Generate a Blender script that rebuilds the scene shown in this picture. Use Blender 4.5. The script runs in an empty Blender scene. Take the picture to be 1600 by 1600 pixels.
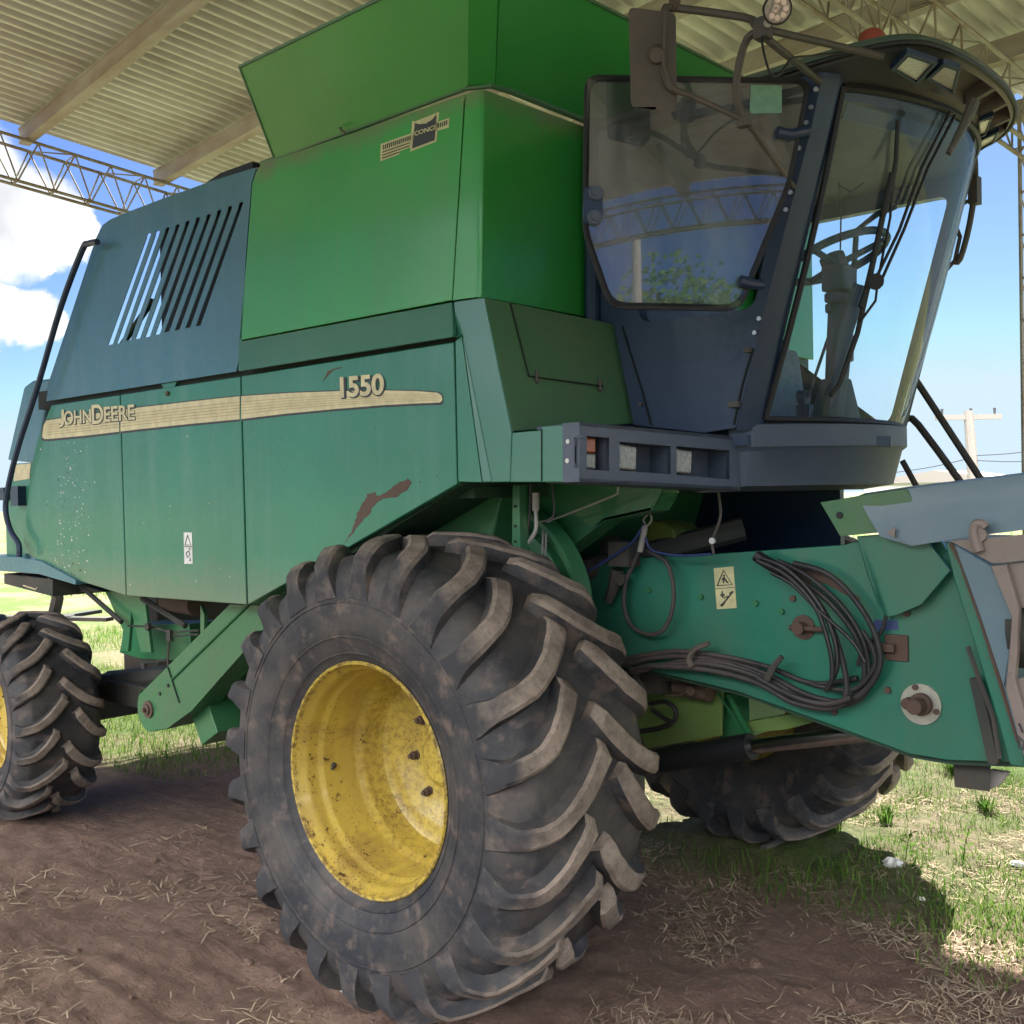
import bpy, math, random
from mathutils import Vector as V, Matrix, noise as mn
from mathutils.geometry import tessellate_polygon
R=math.radians; PI=math.pi
random.seed(7)
S=bpy.context.scene
COL=S.collection
# ------------------------------------------------------------------ camera
CP=V((3.03550493,-2.53737082,1.90362288)); YAW,PIT,ROL,FP=-0.733735422,-0.0141903714,-0.0194401201,1697.90741
fw=V((math.sin(YAW)*math.cos(PIT),math.cos(YAW)*math.cos(PIT),math.sin(PIT)))
r0=V((math.cos(YAW),-math.sin(YAW),0)); u0=r0.cross(fw)
rt=r0*math.cos(ROL)+u0*math.sin(ROL); up=u0*math.cos(ROL)-r0*math.sin(ROL)
cd=bpy.data.cameras.new('camera'); cam=bpy.data.objects.new('camera',cd); COL.objects.link(cam)
m=Matrix((rt,up,-fw)).transposed().to_4x4(); m.translation=CP; cam.matrix_world=m
cd.sensor_width=36; cd.lens=36*FP/1600; cd.clip_start=.05; cd.clip_end=3000
S.camera=cam
def ray(x,y): return rt*((x-800)/FP)-up*((y-800)/FP)+fw
def on(x,y,a,v):
    d=ray(x,y); i='xyz'.index(a); return CP+d*((v-CP[i])/d[i])
def Y(y,*p): return [on(a,b,'y',y) for a,b in p]
def X(x,*p): return [on(a,b,'x',x) for a,b in p]
def Z(z,*p): return [on(a,b,'z',z) for a,b in p]
def G(p0,n,*p):
    o=[]
    for a,b in p:
        d=ray(a,b); o.append(CP+d*((V(p0)-CP).dot(n)/d.dot(n)))
    return o
def D(dep,*p): return [CP+ray(a,b)*dep for a,b in p]
# ------------------------------------------------------------------ materials
class N:
    def __init__(s,name):
        s.m=bpy.data.materials.new(name); s.m.use_nodes=True; s.t=s.m.node_tree; s.t.nodes.clear()
        s.out=s.n('ShaderNodeOutputMaterial'); s.co=s.n('ShaderNodeTexCoord').outputs['Object']
    def n(s,t,**k):
        q=s.t.nodes.new(t)
        for a,b in k.items(): setattr(q,a,b)
        return q
    def l(s,a,b): s.t.links.new(a,b)
    def set(s,q,i,v):
        if hasattr(v,'is_output') or isinstance(v,bpy.types.NodeSocket): s.l(v,q.inputs[i])
        else: q.inputs[i].default_value=v
    def noise(s,sc,det=4,ro=.6,stretch=None,dist=0):
        q=s.n('ShaderNodeTexNoise'); q.inputs['Scale'].default_value=sc; q.inputs['Detail'].default_value=det; q.inputs['Roughness'].default_value=ro; q.inputs['Distortion'].default_value=dist
        if stretch:
            mp=s.n('ShaderNodeMapping'); mp.inputs['Scale'].default_value=stretch; s.l(s.co,mp.inputs[0]); s.l(mp.outputs[0],q.inputs['Vector'])
        else: s.l(s.co,q.inputs['Vector'])
        return q.outputs['Fac']
    def ramp(s,f,a,b,lo=0.,hi=1.):
        q=s.n('ShaderNodeMapRange',clamp=True); s.l(f,q.inputs[0])
        for i,v in zip((1,2,3,4),(a,b,lo,hi)): q.inputs[i].default_value=v
        return q.outputs[0]
    def mix(s,f,a,b,bt='MIX'):
        q=s.n('ShaderNodeMix',data_type='RGBA',blend_type=bt); s.set(q,0,f)
        for i,v in ((6,a),(7,b)):
            if isinstance(v,tuple): v=(*v,1)[:4]
            s.set(q,i,v)
        return q.outputs[2]
    def math(s,op,a,b=0.):
        q=s.n('ShaderNodeMath',operation=op); s.set(q,0,a); s.set(q,1,b); return q.outputs[0]
    def bump(s,h,st,d=.02,nrm=None):
        q=s.n('ShaderNodeBump'); q.inputs['Strength'].default_value=st; q.inputs['Distance'].default_value=d; s.l(h,q.inputs['Height'])
        if nrm is not None: s.l(nrm,q.inputs['Normal'])
        return q.outputs[0]
    def pbr(s,col,ro=.5,me=0.,nrm=None,coat=0.,spec=.5,**k):
        q=s.n('ShaderNodeBsdfPrincipled')
        if isinstance(col,tuple): col=(*col,1)[:4]
        s.set(q,'Base Color',col); s.set(q,'Roughness',ro); s.set(q,'Metallic',me); s.set(q,'Coat Weight',coat); s.set(q,'Coat Roughness',.12); s.set(q,'Specular IOR Level',spec)
        for a,b in k.items(): s.set(q,a.replace('_',' '),b)
        if nrm is not None: s.l(nrm,q.inputs['Normal'])
        s.l(q.outputs[0],s.out.inputs[0]); return s.m
MATS={}
def paint(name,col,dust=(.30,.24,.17),da=.35,ro=.38,coat=.35,wave=.25,chips=.0,chipcol=(.09,.05,.03),streak=0.,zdust=()):
    s=N(name)
    big=s.noise(1.3,5,.6); fine=s.noise(38,5,.7); st=s.noise(7,4,.6,(1,1,.12))
    c=s.mix(s.ramp(s.noise(.9,3,.5),.35,.7),tuple(x*.86 for x in col),tuple(min(1,x*1.14) for x in col))
    f=s.math('MULTIPLY',s.ramp(big,.38,.72),s.ramp(fine,.3,.75,.35,1))
    c=s.mix(s.math('MULTIPLY',f,da),c,dust)
    if streak: c=s.mix(s.math('MULTIPLY',s.ramp(st,.5,.75),streak),c,dust)
    if zdust:
        sz=s.n('ShaderNodeSeparateXYZ'); s.l(s.co,sz.inputs[0])
        for za,zb,cz_,am in zdust: c=s.mix(s.math('MULTIPLY',s.ramp(s.math('ADD',sz.outputs[2],s.math('MULTIPLY',s.noise(6,5,.7,(1,1,.4)),.22)),za,zb),am),c,cz_)
    if chips:
        v=s.ramp(s.noise(90,3,.7),.70-.08*chips,.73-.08*chips); v2=s.math('MULTIPLY',v,s.ramp(s.noise(5,3,.6),.42,.6))
        c=s.mix(v2,c,chipcol)
    if name=='yellow_rim':
        sy=s.n('ShaderNodeSeparateXYZ'); s.l(s.co,sy.inputs[0]); lip=s.math('MAXIMUM',s.ramp(sy.outputs[1],.016,.006),s.math('MULTIPLY',s.ramp(sy.outputs[1],.24,.30),.5))
        c=s.mix(s.math('MULTIPLY',s.math('MULTIPLY',s.ramp(s.noise(40,6,.8),.46,.58),lip),.85),c,(.07,.035,.015))
        c=s.mix(s.math('MULTIPLY',s.ramp(s.noise(5,6,.7,(1,.6,1)),.52,.68),.6),c,(.20,.12,.035))
    if chips>1.1:
        c=s.mix(s.math('MULTIPLY',s.ramp(s.noise(26,6,.75),.60,.63),s.ramp(s.noise(3,3,.6),.40,.6)),c,chipcol)
    rr=s.ramp(fine,.3,.8,ro-.06,ro+.2)
    h=s.noise(2.2,2,.45)
    b=s.bump(h,wave,.012); b=s.bump(fine,.05,.004,b)
    MATS[name]=s.pbr(c,rr,0,b,coat); return MATS[name]
paint('green_hopper',(.024,.31,.045),(.11,.22,.07),.25,.36,.4,.5,.3,streak=.25,zdust=((3.40,3.52,(.17,.13,.07),.8),))
paint('green_flap',(.026,.27,.042),(.10,.22,.06),.2,.4,.3,.4)
paint('green_panel',(.017,.185,.108),(.10,.23,.19),.34,.42,.35,.9,.8,streak=.4,zdust=((1.78,1.55,(.20,.19,.13),.5),))  # bluish green paint and dust: sky reflection and glare put into the colours
paint('green_engine',(.040,.155,.20),(.14,.22,.27),.35,.45,.35,.6,.4,streak=.35)  # blue cast of reflected sky and lens flare put into paint and dust
paint('green_teal',(.028,.165,.105),(.16,.24,.19),.30,.34,.45,.15,.4)  # teal comes from sky reflection put into the green paint
paint('green_front',(.05,.16,.07),(.17,.16,.10),.5,.5,.2,.2,.5)
paint('green_frame',(.02,.15,.055),(.12,.10,.07),.45,.45,.25,.1,.8)
paint('green_feeder',(.010,.155,.100),(.12,.11,.08),.45,.42,.35,.12,.9,streak=.2)
paint('green_lime',(.12,.20,.05),(.18,.15,.08),.5,.5,.2,.1,.7)  # lime stands for sunlight from beyond, put into the green of axle parts
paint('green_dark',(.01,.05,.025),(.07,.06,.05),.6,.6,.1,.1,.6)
paint('yellow_rim',(.50,.37,.055),(.30,.19,.07),.55,.42,.25,.12,1.2,(.06,.03,.015),streak=.5)
paint('cab_black',(.010,.028,.070),(.07,.10,.15),.30,.45,.1,.05)  # black tinted blue: flare and sky light put into the base colour
paint('plastic_grey',(.060,.080,.120),(.21,.22,.26),.45,.55,0,.05)  # bluish grey: blue flare over the cab base put into the plastic
paint('visor_grey',(.05,.055,.055),(.26,.21,.15),.75,.6,0,.05)
paint('roof_cap',(.07,.11,.085),(.22,.20,.18),1.,.5,.1,.05)
paint('tube_grey',(.06,.055,.05),(.23,.18,.14),.7,.6,.0,.0)
paint('steel',(.35,.34,.32),(.2,.14,.1),.7,.45,0,.05)
paint('rusty',(.095,.06,.045),(.19,.15,.12),.6,.8,0,.1,1.)
paint('dusty_metal',(.20,.16,.14),(.36,.31,.27),.8,.6,0,.1,.9)
paint('green_glared',(.11,.18,.22),(.24,.28,.31),.55,.5,.1,.25)  # green paint under glare, with the glare put into its colour
paint('hose',(.02,.02,.022),(.20,.16,.14),.65,.6,0,.0)
paint('hose_black',(.012,.012,.014),(.1,.08,.07),.3,.5,0,.0)
paint('lime_dirty',(.14,.19,.03),(.03,.03,.02),1.,.6,0,.1,1,(.01,.012,.01))
paint('machinery',(.03,.035,.03),(.16,.12,.09),.8,.7,0,.1,1)
def plain(name,col,ro=.5,me=0.,coat=0.,**k):
    s=N(name); f=s.noise(25,4,.6)
    MATS[name]=s.pbr(s.mix(s.ramp(f,.3,.7),tuple(x*.8 for x in col),tuple(min(1,x*1.1) for x in col)),ro,me,None,coat,**k); return MATS[name]
plain('cream',(.62,.55,.33),.5); plain('cream_line',(.42,.33,.17),.6); plain('decal_dark',(.04,.045,.05),.6)
plain('sticker',(.55,.52,.28),.5); plain('black',(.008,.009,.012),.6); plain('seam',(.006,.012,.01),.8)
plain('red_lens',(.32,.06,.04),.35,0,.3); plain('amber',(.45,.13,.05),.25,0,.4); plain('chrome',(.6,.6,.6),.2,1.)
plain('bolt',(.45,.46,.48),.35,.8); plain('white',(.7,.7,.68),.6); plain('blue_hose',(.03,.05,.16),.5)
plain('cloth_grey',(.28,.34,.42),.85); plain('interior',(.06,.085,.13),.6); plain('concrete',(.26,.235,.22),.9); plain('mint',(.16,.33,.24),.7)  # cloth and interior bluish: sky reflection in the windshield put into their colour
plain('chrome_disc',(.42,.42,.38),.35,.7); plain('trash',(.75,.75,.72),.7); plain('wire',(.05,.05,.06),.7)
# headlight lens
s=N('lens'); n=s.noise(60,2,.5,(1,6,1)); MATS['lens']=s.pbr(s.mix(s.ramp(n,.3,.7),(.16,.155,.14),(.36,.34,.30)),.25,.2,s.bump(n,.4,.004),.6)
s=N('roof_lens'); n=s.noise(70,2,.5,(1,5,1)); MATS['roof_lens']=s.pbr(s.mix(s.ramp(n,.3,.7),(.55,.50,.42),(.9,.86,.78)),.2,.2,s.bump(n,.4,.004),.6)
s=N('led'); MATS['led']=s.pbr((.75,.72,.62),.12,.6,None,.8)
# glass : thin tinted pane
def glass(name,tint,refl=1.,dirt=.05,dirtcol=(.55,.55,.5),fk=1.25):
    s=N(name)
    tr=s.n('ShaderNodeBsdfTransparent'); tr.inputs[0].default_value=(*tint,1)
    gl=s.n('ShaderNodeBsdfGlossy'); gl.inputs['Roughness'].default_value=.015; gl.inputs[0].default_value=(refl,refl,refl,1)
    fr=s.n('ShaderNodeFresnel'); fr.inputs[0].default_value=1.55
    f2=s.math('MULTIPLY',fr.outputs[0],fk)
    mx=s.n('ShaderNodeMixShader'); s.l(s.math('MINIMUM',f2,1.),mx.inputs[0]); s.l(tr.outputs[0],mx.inputs[1]); s.l(gl.outputs[0],mx.inputs[2])
    df=s.n('ShaderNodeBsdfDiffuse'); df.inputs[0].default_value=(*dirtcol,1)
    m2=s.n('ShaderNodeMixShader'); d=s.ramp(s.noise(6,6,.7,(1,1,.25)),.4,.8,dirt*.3,dirt*1.6); s.l(d,m2.inputs[0]); s.l(mx.outputs[0],m2.inputs[1]); s.l(df.outputs[0],m2.inputs[2])
    s.l(m2.outputs[0],s.out.inputs[0]); MATS[name]=s.m
glass('glass_side',(.44,.50,.52),1.,.20,(.50,.54,.56),2.2); glass('glass_front',(.78,.92,1.),.9,.09,(.50,.60,.70),.45); glass('glass_film',(.60,.72,.82),.8,.60,(.45,.52,.62),.5)  # front dirt tinted bluish-white: lens glare put into the dirt colour
# rubber with soil
s=N('rubber'); a=s.noise(4,6,.65); b=s.noise(30,5,.7); cc=s.noise(12,5,.6,(1,.3,1))
c=s.mix(s.ramp(a,.42,.68),(.024,.026,.031),(.075,.067,.060)); c=s.mix(s.ramp(b,.5,.8,0,.45),c,(.13,.10,.078)); c=s.mix(s.ramp(cc,.55,.70,0,.6),c,(.17,.125,.10))
MATS['rubber']=s.pbr(c,s.ramp(b,.3,.7,.55,.8),0,s.bump(b,.35,.006,s.bump(a,.3,.02)),0,.4)
s=N('lug_rubber'); a=s.noise(6,6,.65); b=s.noise(45,5,.7)
c=s.mix(s.ramp(a,.36,.6),(.13,.105,.087),(.29,.235,.19)); c=s.mix(s.ramp(b,.5,.75,0,.6),c,(.06,.052,.047))
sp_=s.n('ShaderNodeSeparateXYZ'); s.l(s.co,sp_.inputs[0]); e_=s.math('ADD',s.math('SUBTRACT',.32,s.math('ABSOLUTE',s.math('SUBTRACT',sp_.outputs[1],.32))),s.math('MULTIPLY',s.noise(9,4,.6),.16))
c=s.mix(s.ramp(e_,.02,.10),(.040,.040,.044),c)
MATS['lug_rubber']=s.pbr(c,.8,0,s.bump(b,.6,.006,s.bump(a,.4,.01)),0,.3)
s=N('roof_metal'); a=s.noise(1.1,6,.65); b=s.noise(6,5,.6,(1,.15,1)); 
c=s.mix(s.ramp(a,.4,.7),(.60,.61,.61),(.42,.40,.38)); c=s.mix(s.ramp(b,.5,.8,0,.5),c,(.27,.23,.20))
MATS['roof_metal']=s.pbr(c,.45,.25,None,0)
s=N('truss_metal'); a=s.noise(5,5,.6); MATS['truss_metal']=s.pbr(s.mix(s.ramp(a,.4,.65),(.30,.29,.27),(.20,.15,.11)),.6,.2)
s=N('purlin_metal'); a=s.noise(4,6,.65,(.3,1,1)); MATS['purlin_metal']=s.pbr(s.mix(s.ramp(a,.4,.65),(.36,.34,.32),(.26,.21,.18)),.65,.1)
# soil and field
s=N('soil'); g=s.n('ShaderNodeNewGeometry').outputs['Position']; s.co=g
a=s.noise(.8,6,.65); b=s.noise(9,7,.7); f=s.noise(70,5,.75); w=s.noise(7,6,.7,(.35,2.2,1))
c=s.mix(s.ramp(a,.35,.68),(.25,.165,.125),(.37,.255,.20)); c=s.mix(s.ramp(b,.38,.7,0,.75),c,(.165,.11,.086)); c=s.mix(s.ramp(f,.55,.8,0,.6),c,(.40,.30,.24))
sep=s.n('ShaderNodeSeparateXYZ'); s.l(g,sep.inputs[0])
# grass beyond the shed: patchy cover over paler dry soil
v=s.math('ADD',s.math('MULTIPLY',sep.outputs[1],.99),s.math('MULTIPLY',sep.outputs[0],.12))
far=s.ramp(s.math('ADD',v,s.math('MULTIPLY',a,1.2)),2.5,3.2)
nearside=s.ramp(v,-5.5,-7.)
left=s.math('MULTIPLY',s.ramp(s.math('ADD',sep.outputs[0],s.math('MULTIPLY',a,1.)),-3.3,-4.0),s.ramp(sep.outputs[1],.9,1.5))
msk=s.math('MAXIMUM',far,s.math('MAXIMUM',nearside,left))
dry=s.mix(s.ramp(b,.35,.65),(.30,.245,.165),(.20,.16,.10))
gr=s.mix(s.ramp(s.noise(22,5,.7),.35,.65),(.06,.125,.02),(.13,.19,.05))
cov=s.ramp(s.noise(.55,6,.7),.42,.56)
fld=s.mix(cov,dry,gr); fld=s.mix(s.ramp(s.noise(55,6,.8),.42,.62,0,.75),fld,(.075,.085,.035)); fld=s.mix(s.ramp(s.noise(33,6,.8,(1,2.5,1)),.55,.7,0,.6),fld,(.36,.31,.20))
c=s.mix(msk,c,fld)
MATS['soil']=s.pbr(c,.95,0,s.bump(f,.9,.014,s.bump(b,1.,.06,s.bump(w,1.,.07))),0,.15)
def leafmat(name,c1,c2,tl=.25):
    s=N(name); oi=s.n('ShaderNodeNewGeometry').outputs['Random Per Island']
    c=s.mix(oi,c1,c2)
    df=s.n('ShaderNodeBsdfDiffuse'); s.l(c,df.inputs[0]); t=s.n('ShaderNodeBsdfTranslucent'); s.l(c,t.inputs[0])
    mx=s.n('ShaderNodeMixShader'); mx.inputs[0].default_value=tl; s.l(df.outputs[0],mx.inputs[1]); s.l(t.outputs[0],mx.inputs[2]); s.l(mx.outputs[0],s.out.inputs[0]); MATS[name]=s.m
leafmat('grass',(.055,.14,.018),(.20,.26,.075),.3); leafmat('straw',(.22,.17,.12),(.52,.42,.30),0.1); leafmat('leaf',(.03,.065,.018),(.09,.14,.04)); leafmat('grass_dark',(.05,.12,.02),(.12,.2,.04),.35)
plain('bark',(.12,.09,.07),.9)
# ------------------------------------------------------------------ mesh helpers
def tag(o,label=None,cat=None,group=None,kind=None):
    for k,v in (('label',label),('category',cat),('group',group),('kind',kind)):
        if v: o[k]=v
    return o
def empty(name,loc,label,cat,group=None):
    o=bpy.data.objects.new(name,None); COL.objects.link(o); o.location=loc; o.empty_display_size=.2; return tag(o,label,cat,group)
def adopt(o,p):
    if p is not None:
        o.parent=p
        w=Matrix.Translation(p.location) if p.parent is None else Matrix.Identity(4)
        o.matrix_parent_inverse=w.inverted()
class MB:
    def __init__(s): s.v=[]; s.f=[]; s.mi=[]; s.cur=0
    def add(s,vs,fs):
        b=len(s.v); s.v+= [tuple(x) for x in vs]; s.f+=[tuple(b+i for i in f) for f in fs]; s.mi+=[s.cur]*len(fs); return s
    def box(s,c,h,rot=None):
        c=V(c); pts=[]
        for i in range(8):
            q=V((h[0]*(1 if i&1 else -1),h[1]*(1 if i&2 else -1),h[2]*(1 if i&4 else -1)))
            if rot is not None: q=rot@q
            pts.append(c+q)
        return s.add(pts,[(0,2,3,1),(4,5,7,6),(0,1,5,4),(2,6,7,3),(0,4,6,2),(1,3,7,5)])
    def bb(s,a,b):
        a=V(a);b=V(b); return s.box((a+b)/2,[abs(x)/2 for x in (b-a)])
    def plate(s,o,ext,holes=()):
        ext=V(ext); loops=[list(map(V,o))]+[list(map(V,h)) for h in holes]
        tris=tessellate_polygon(loops); fl=[p for l in loops for p in l]; n=len(fl)
        pts=fl+[p+ext for p in fl]
        fs=[]
        for t in tris:
            a,b,c=t; nn=(fl[b]-fl[a]).cross(fl[c]-fl[a])
            if nn.dot(ext)>0: a,b,c=a,c,b
            fs+=[(a,b,c),(a+n,c+n,b+n)]
        k=0
        for l in loops:
            L=len(l)
            for i in range(L):
                j=(i+1)%L; fs.append((k+i,k+j,k+j+n,k+i+n))
            k+=L
        return s.add(pts,fs)
    def grid(s,rows,close=False):
        n=len(rows[0]); fs=[]
        for i in range(len(rows)-1):
            for j in range(n if close else n-1):
                k=(j+1)%n; fs.append((i*n+j,i*n+k,(i+1)*n+k,(i+1)*n+j))
        return s.add([p for r in rows for p in r],fs)
    def tube(s,path,r,seg=8,smooth=0,cap=True):
        P=[V(p) for p in path]
        if smooth: P=catmull(P,smooth)
        rr=r if isinstance(r,(list,tuple)) else [r]*len(P)
        if len(rr)!=len(P): rr=[rr[0]+(rr[-1]-rr[0])*i/(len(P)-1) for i in range(len(P))]
        t=(P[1]-P[0]).normalized(); a=t.orthogonal().normalized(); rows=[]
        for i,p in enumerate(P):
            t=((P[min(i+1,len(P)-1)]-P[max(i-1,0)])).normalized(); a=(a-t*a.dot(t)).normalized(); b=t.cross(a)
            rows.append([p+(a*math.cos(2*PI*k/seg)+b*math.sin(2*PI*k/seg))*rr[i] for k in range(seg)])
        s.grid(rows,True)
        if cap:
            b0=len(s.v)-len(rows)*seg; s.f.append(tuple(b0+k for k in range(seg))[::-1]); s.f.append(tuple(len(s.v)-seg+k for k in range(seg))); s.mi+=[s.cur]*2
        return s
    def disc(s,c,ax,r,h,seg=24,r2=None):
        c=V(c);ax=V(ax).normalized(); return s.tube([c,c+ax*h],[r,r if r2 is None else r2],seg)
    def lathe(s,c,prof,seg=64,ax='y'):
        rows=[]
        for (y,r) in prof:
            rows.append([V((c[0]+r*math.cos(2*PI*k/seg),c[1]+y,c[2]+r*math.sin(2*PI*k/seg))) for k in range(seg)])
        return s.grid(rows,True)
    def sphere(s,c,r,seg=16,zs=1.,lo=-.5):
        rows=[]
        for i in range(seg//2+1):
            a=PI*(lo+(.5-lo)*i/(seg//2)); rows.append([V((c[0]+r*math.cos(a)*math.cos(2*PI*k/seg),c[1]+r*math.cos(a)*math.sin(2*PI*k/seg),c[2]+r*zs*math.sin(a))) for k in range(seg)])
        return s.grid(rows,True)
    def build(s,name,mat,parent=None,bevel=0,smooth=True,ang=35,label=None):
        me=bpy.data.meshes.new(name); me.from_pydata(s.v,[],s.f); 
        for mm in (mat if isinstance(mat,(list,tuple)) else [mat]): me.materials.append(MATS[mm])
        if any(s.mi): me.polygons.foreach_set('material_index',s.mi)
        me.validate(); 
        o=bpy.data.objects.new(name,me); COL.objects.link(o); adopt(o,parent)
        if smooth:
            me.polygons.foreach_set('use_smooth',[True]*len(me.polygons)); me.set_sharp_from_angle(angle=R(ang))
        if bevel:
            b=o.modifiers.new('bevel','BEVEL'); b.width=bevel; b.segments=2; b.limit_method='ANGLE'; b.angle_limit=R(35); b.harden_normals=True
        if label: o['label']=label
        me.update(); return o
def catmull(P,n):
    o=[]
    for i in range(len(P)-1):
        a=P[max(i-1,0)];b=P[i];c=P[i+1];d=P[min(i+2,len(P)-1)]
        for k in range(n):
            t=k/n; o.append(.5*((2*b)+(c-a)*t+(2*a-5*b+4*c-d)*t*t+(3*b-a-3*c+d)*t**3))
    o.append(P[-1]); return o
def rounded(pts,r,n=4):
    o=[];L=len(pts)
    for i in range(L):
        a,b,c=V(pts[i-1]),V(pts[i]),V(pts[(i+1)%L]); u=(a-b);w=(c-b); rr=min(r,u.length*.45,w.length*.45); p=b+u.normalized()*rr;q=b+w.normalized()*rr
        for k in range(n+1):
            t=k/n; o.append(p*(1-t)**2+b*2*t*(1-t)+q*t*t)
    return o
def lerp(a,b,t): return a+(b-a)*t
def text(body,quad,mat,name,parent,ext=.002,lift=V((0,-.002,0)),bold=.0,shear=0.):
    cu=bpy.data.curves.new('t','FONT'); cu.body=body; cu.offset=bold; cu.extrude=.01; cu.shear=shear
    ob=bpy.data.objects.new('t',cu); COL.objects.link(ob); dg=bpy.context.evaluated_depsgraph_get(); dg.update()
    me=bpy.data.meshes.new_from_object(ob.evaluated_get(dg)); bpy.data.objects.remove(ob)
    xs=[v.co.x for v in me.vertices]; ys=[v.co.y for v in me.vertices]; x0,x1,y0,y1=min(xs),max(xs),min(ys),max(ys)
    bl,br,tr,tl=quad; nn=lift.normalized()
    for v in me.vertices:
        a=(v.co.x-x0)/(x1-x0); b=(v.co.y-y0)/(y1-y0); z=v.co.z
        v.co=lerp(lerp(bl,br,a),lerp(tl,tr,a),b)+lift+nn*(ext if z>0 else 0)
    me.materials.clear(); me.materials.append(MATS[mat]); me.name=name
    o=bpy.data.objects.new(name,me); COL.objects.link(o); adopt(o,parent); return o
# ------------------------------------------------------------------ sun and sky
AZ=R(-25)   # from +y towards +x
EL=R(44)
sd=V((math.sin(AZ)*math.cos(EL),math.cos(AZ)*math.cos(EL),math.sin(EL)))
sl=bpy.data.lights.new('sun','SUN'); so=bpy.data.objects.new('sun',sl); COL.objects.link(so); so.rotation_euler=sd.to_track_quat('Z','Y').to_euler(); so.location=(-5,10,12)
sl.energy=2.7; sl.angle=R(.5); sl.color=(1,.95,.86)
w=bpy.data.worlds.new('World'); S.world=w; w.use_nodes=True; t=w.node_tree; t.nodes.clear()
def wn(ty,**k):
    q=t.nodes.new(ty)
    for a,b in k.items(): setattr(q,a,b)
    return q
sky=wn('ShaderNodeTexSky',sky_type='NISHITA'); sky.sun_disc=False; sky.sun_elevation=EL; sky.sun_rotation=AZ; sky.air_density=.62; sky.dust_density=.25; sky.ozone_density=2.2; sky.altitude=800
tc=wn('ShaderNodeTexCoord'); no=wn('ShaderNodeTexNoise'); no.inputs['Scale'].default_value=11; no.inputs['Detail'].default_value=9; no.inputs['Roughness'].default_value=.6
t.links.new(tc.outputs['Generated'],no.inputs['Vector'])
sub=wn('ShaderNodeVectorMath',operation='SUBTRACT'); t.links.new(no.outputs['Color'],sub.inputs[0]); sub.inputs[1].default_value=(.5,.5,.5)
sc=wn('ShaderNodeVectorMath',operation='SCALE'); t.links.new(sub.outputs[0],sc.inputs[0]); sc.inputs['Scale'].default_value=.075
ad=wn('ShaderNodeVectorMath',operation='ADD'); t.links.new(tc.outputs['Generated'],ad.inputs[0]); t.links.new(sc.outputs[0],ad.inputs[1])
blobs=[]
for (x,y,r) in [(28,325,.046),(70,352,.034),(-30,330,.06),(105,360,.024),(130,365,.015),(55,395,.016),(-100,310,.08),(40,500,.026),(-5,497,.030),(72,512,.018),(-60,510,.04)]:
    blobs.append((ray(x,y).normalized(),r,0))
rnd=random.Random(3)
for i in range(7):
    a=R(rnd.uniform(140,235)); e=R(rnd.uniform(4,20)); blobs.append((V((math.sin(a)*math.cos(e),math.cos(a)*math.cos(e),math.sin(e))),rnd.uniform(.10,.16),1))  # added unseen clouds behind the camera, for fill light and reflections
accs=[None]*2
for d,r,gi in blobs:
    acc=accs[gi]
    di=wn('ShaderNodeVectorMath',operation='DISTANCE'); t.links.new(ad.outputs[0],di.inputs[0]); di.inputs[1].default_value=d
    mr=wn('ShaderNodeMapRange',interpolation_type='SMOOTHSTEP'); t.links.new(di.outputs['Value'],mr.inputs[0]); mr.inputs[1].default_value=r*1.1; mr.inputs[2].default_value=r*.82; mr.inputs[3].default_value=0; mr.inputs[4].default_value=1
    if acc is None: acc=mr.outputs[0]
    else:
        mx=wn('ShaderNodeMath',operation='MAXIMUM'); t.links.new(acc,mx.inputs[0]); t.links.new(mr.outputs[0],mx.inputs[1]); acc=mx.outputs[0]
    accs[gi]=acc
n2=wn('ShaderNodeTexNoise'); n2.inputs['Scale'].default_value=13; n2.inputs['Detail'].default_value=6; t.links.new(tc.outputs['Generated'],n2.inputs['Vector'])
cm=wn('ShaderNodeMapRange'); t.links.new(n2.outputs['Fac'],cm.inputs[0]); cm.inputs[1].default_value=.35; cm.inputs[2].default_value=.65; cm.inputs[3].default_value=.62; cm.inputs[4].default_value=1
hs_=wn('ShaderNodeHueSaturation'); hs_.inputs['Value'].default_value=.50; hs_.inputs['Saturation'].default_value=1.05; t.links.new(sky.outputs[0],hs_.inputs['Color']); tn=wn('ShaderNodeVectorMath',operation='MULTIPLY'); tn.inputs[1].default_value=(.72,.74,.95); t.links.new(hs_.outputs[0],tn.inputs[0]); mn_=wn('ShaderNodeVectorMath',operation='MINIMUM'); mn_.inputs[1].default_value=(1.55,1.95,2.3); t.links.new(tn.outputs[0],mn_.inputs[0]); prev=mn_.outputs[0]
# unseen bright cloud bank behind and beside the photographer, added as fill light
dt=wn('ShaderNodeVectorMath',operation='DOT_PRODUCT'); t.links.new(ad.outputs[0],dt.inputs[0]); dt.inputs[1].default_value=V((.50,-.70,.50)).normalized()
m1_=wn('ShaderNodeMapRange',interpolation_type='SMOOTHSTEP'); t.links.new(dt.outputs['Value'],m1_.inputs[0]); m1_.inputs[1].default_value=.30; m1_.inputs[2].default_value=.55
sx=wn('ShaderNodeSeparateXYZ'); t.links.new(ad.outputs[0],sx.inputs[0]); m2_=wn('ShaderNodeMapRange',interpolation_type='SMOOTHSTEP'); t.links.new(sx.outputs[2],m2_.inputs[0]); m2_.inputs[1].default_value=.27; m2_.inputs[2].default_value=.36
mm=wn('ShaderNodeMath',operation='MULTIPLY'); t.links.new(m1_.outputs[0],mm.inputs[0]); t.links.new(m2_.outputs[0],mm.inputs[1]); accs.append(mm.outputs[0])
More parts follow.
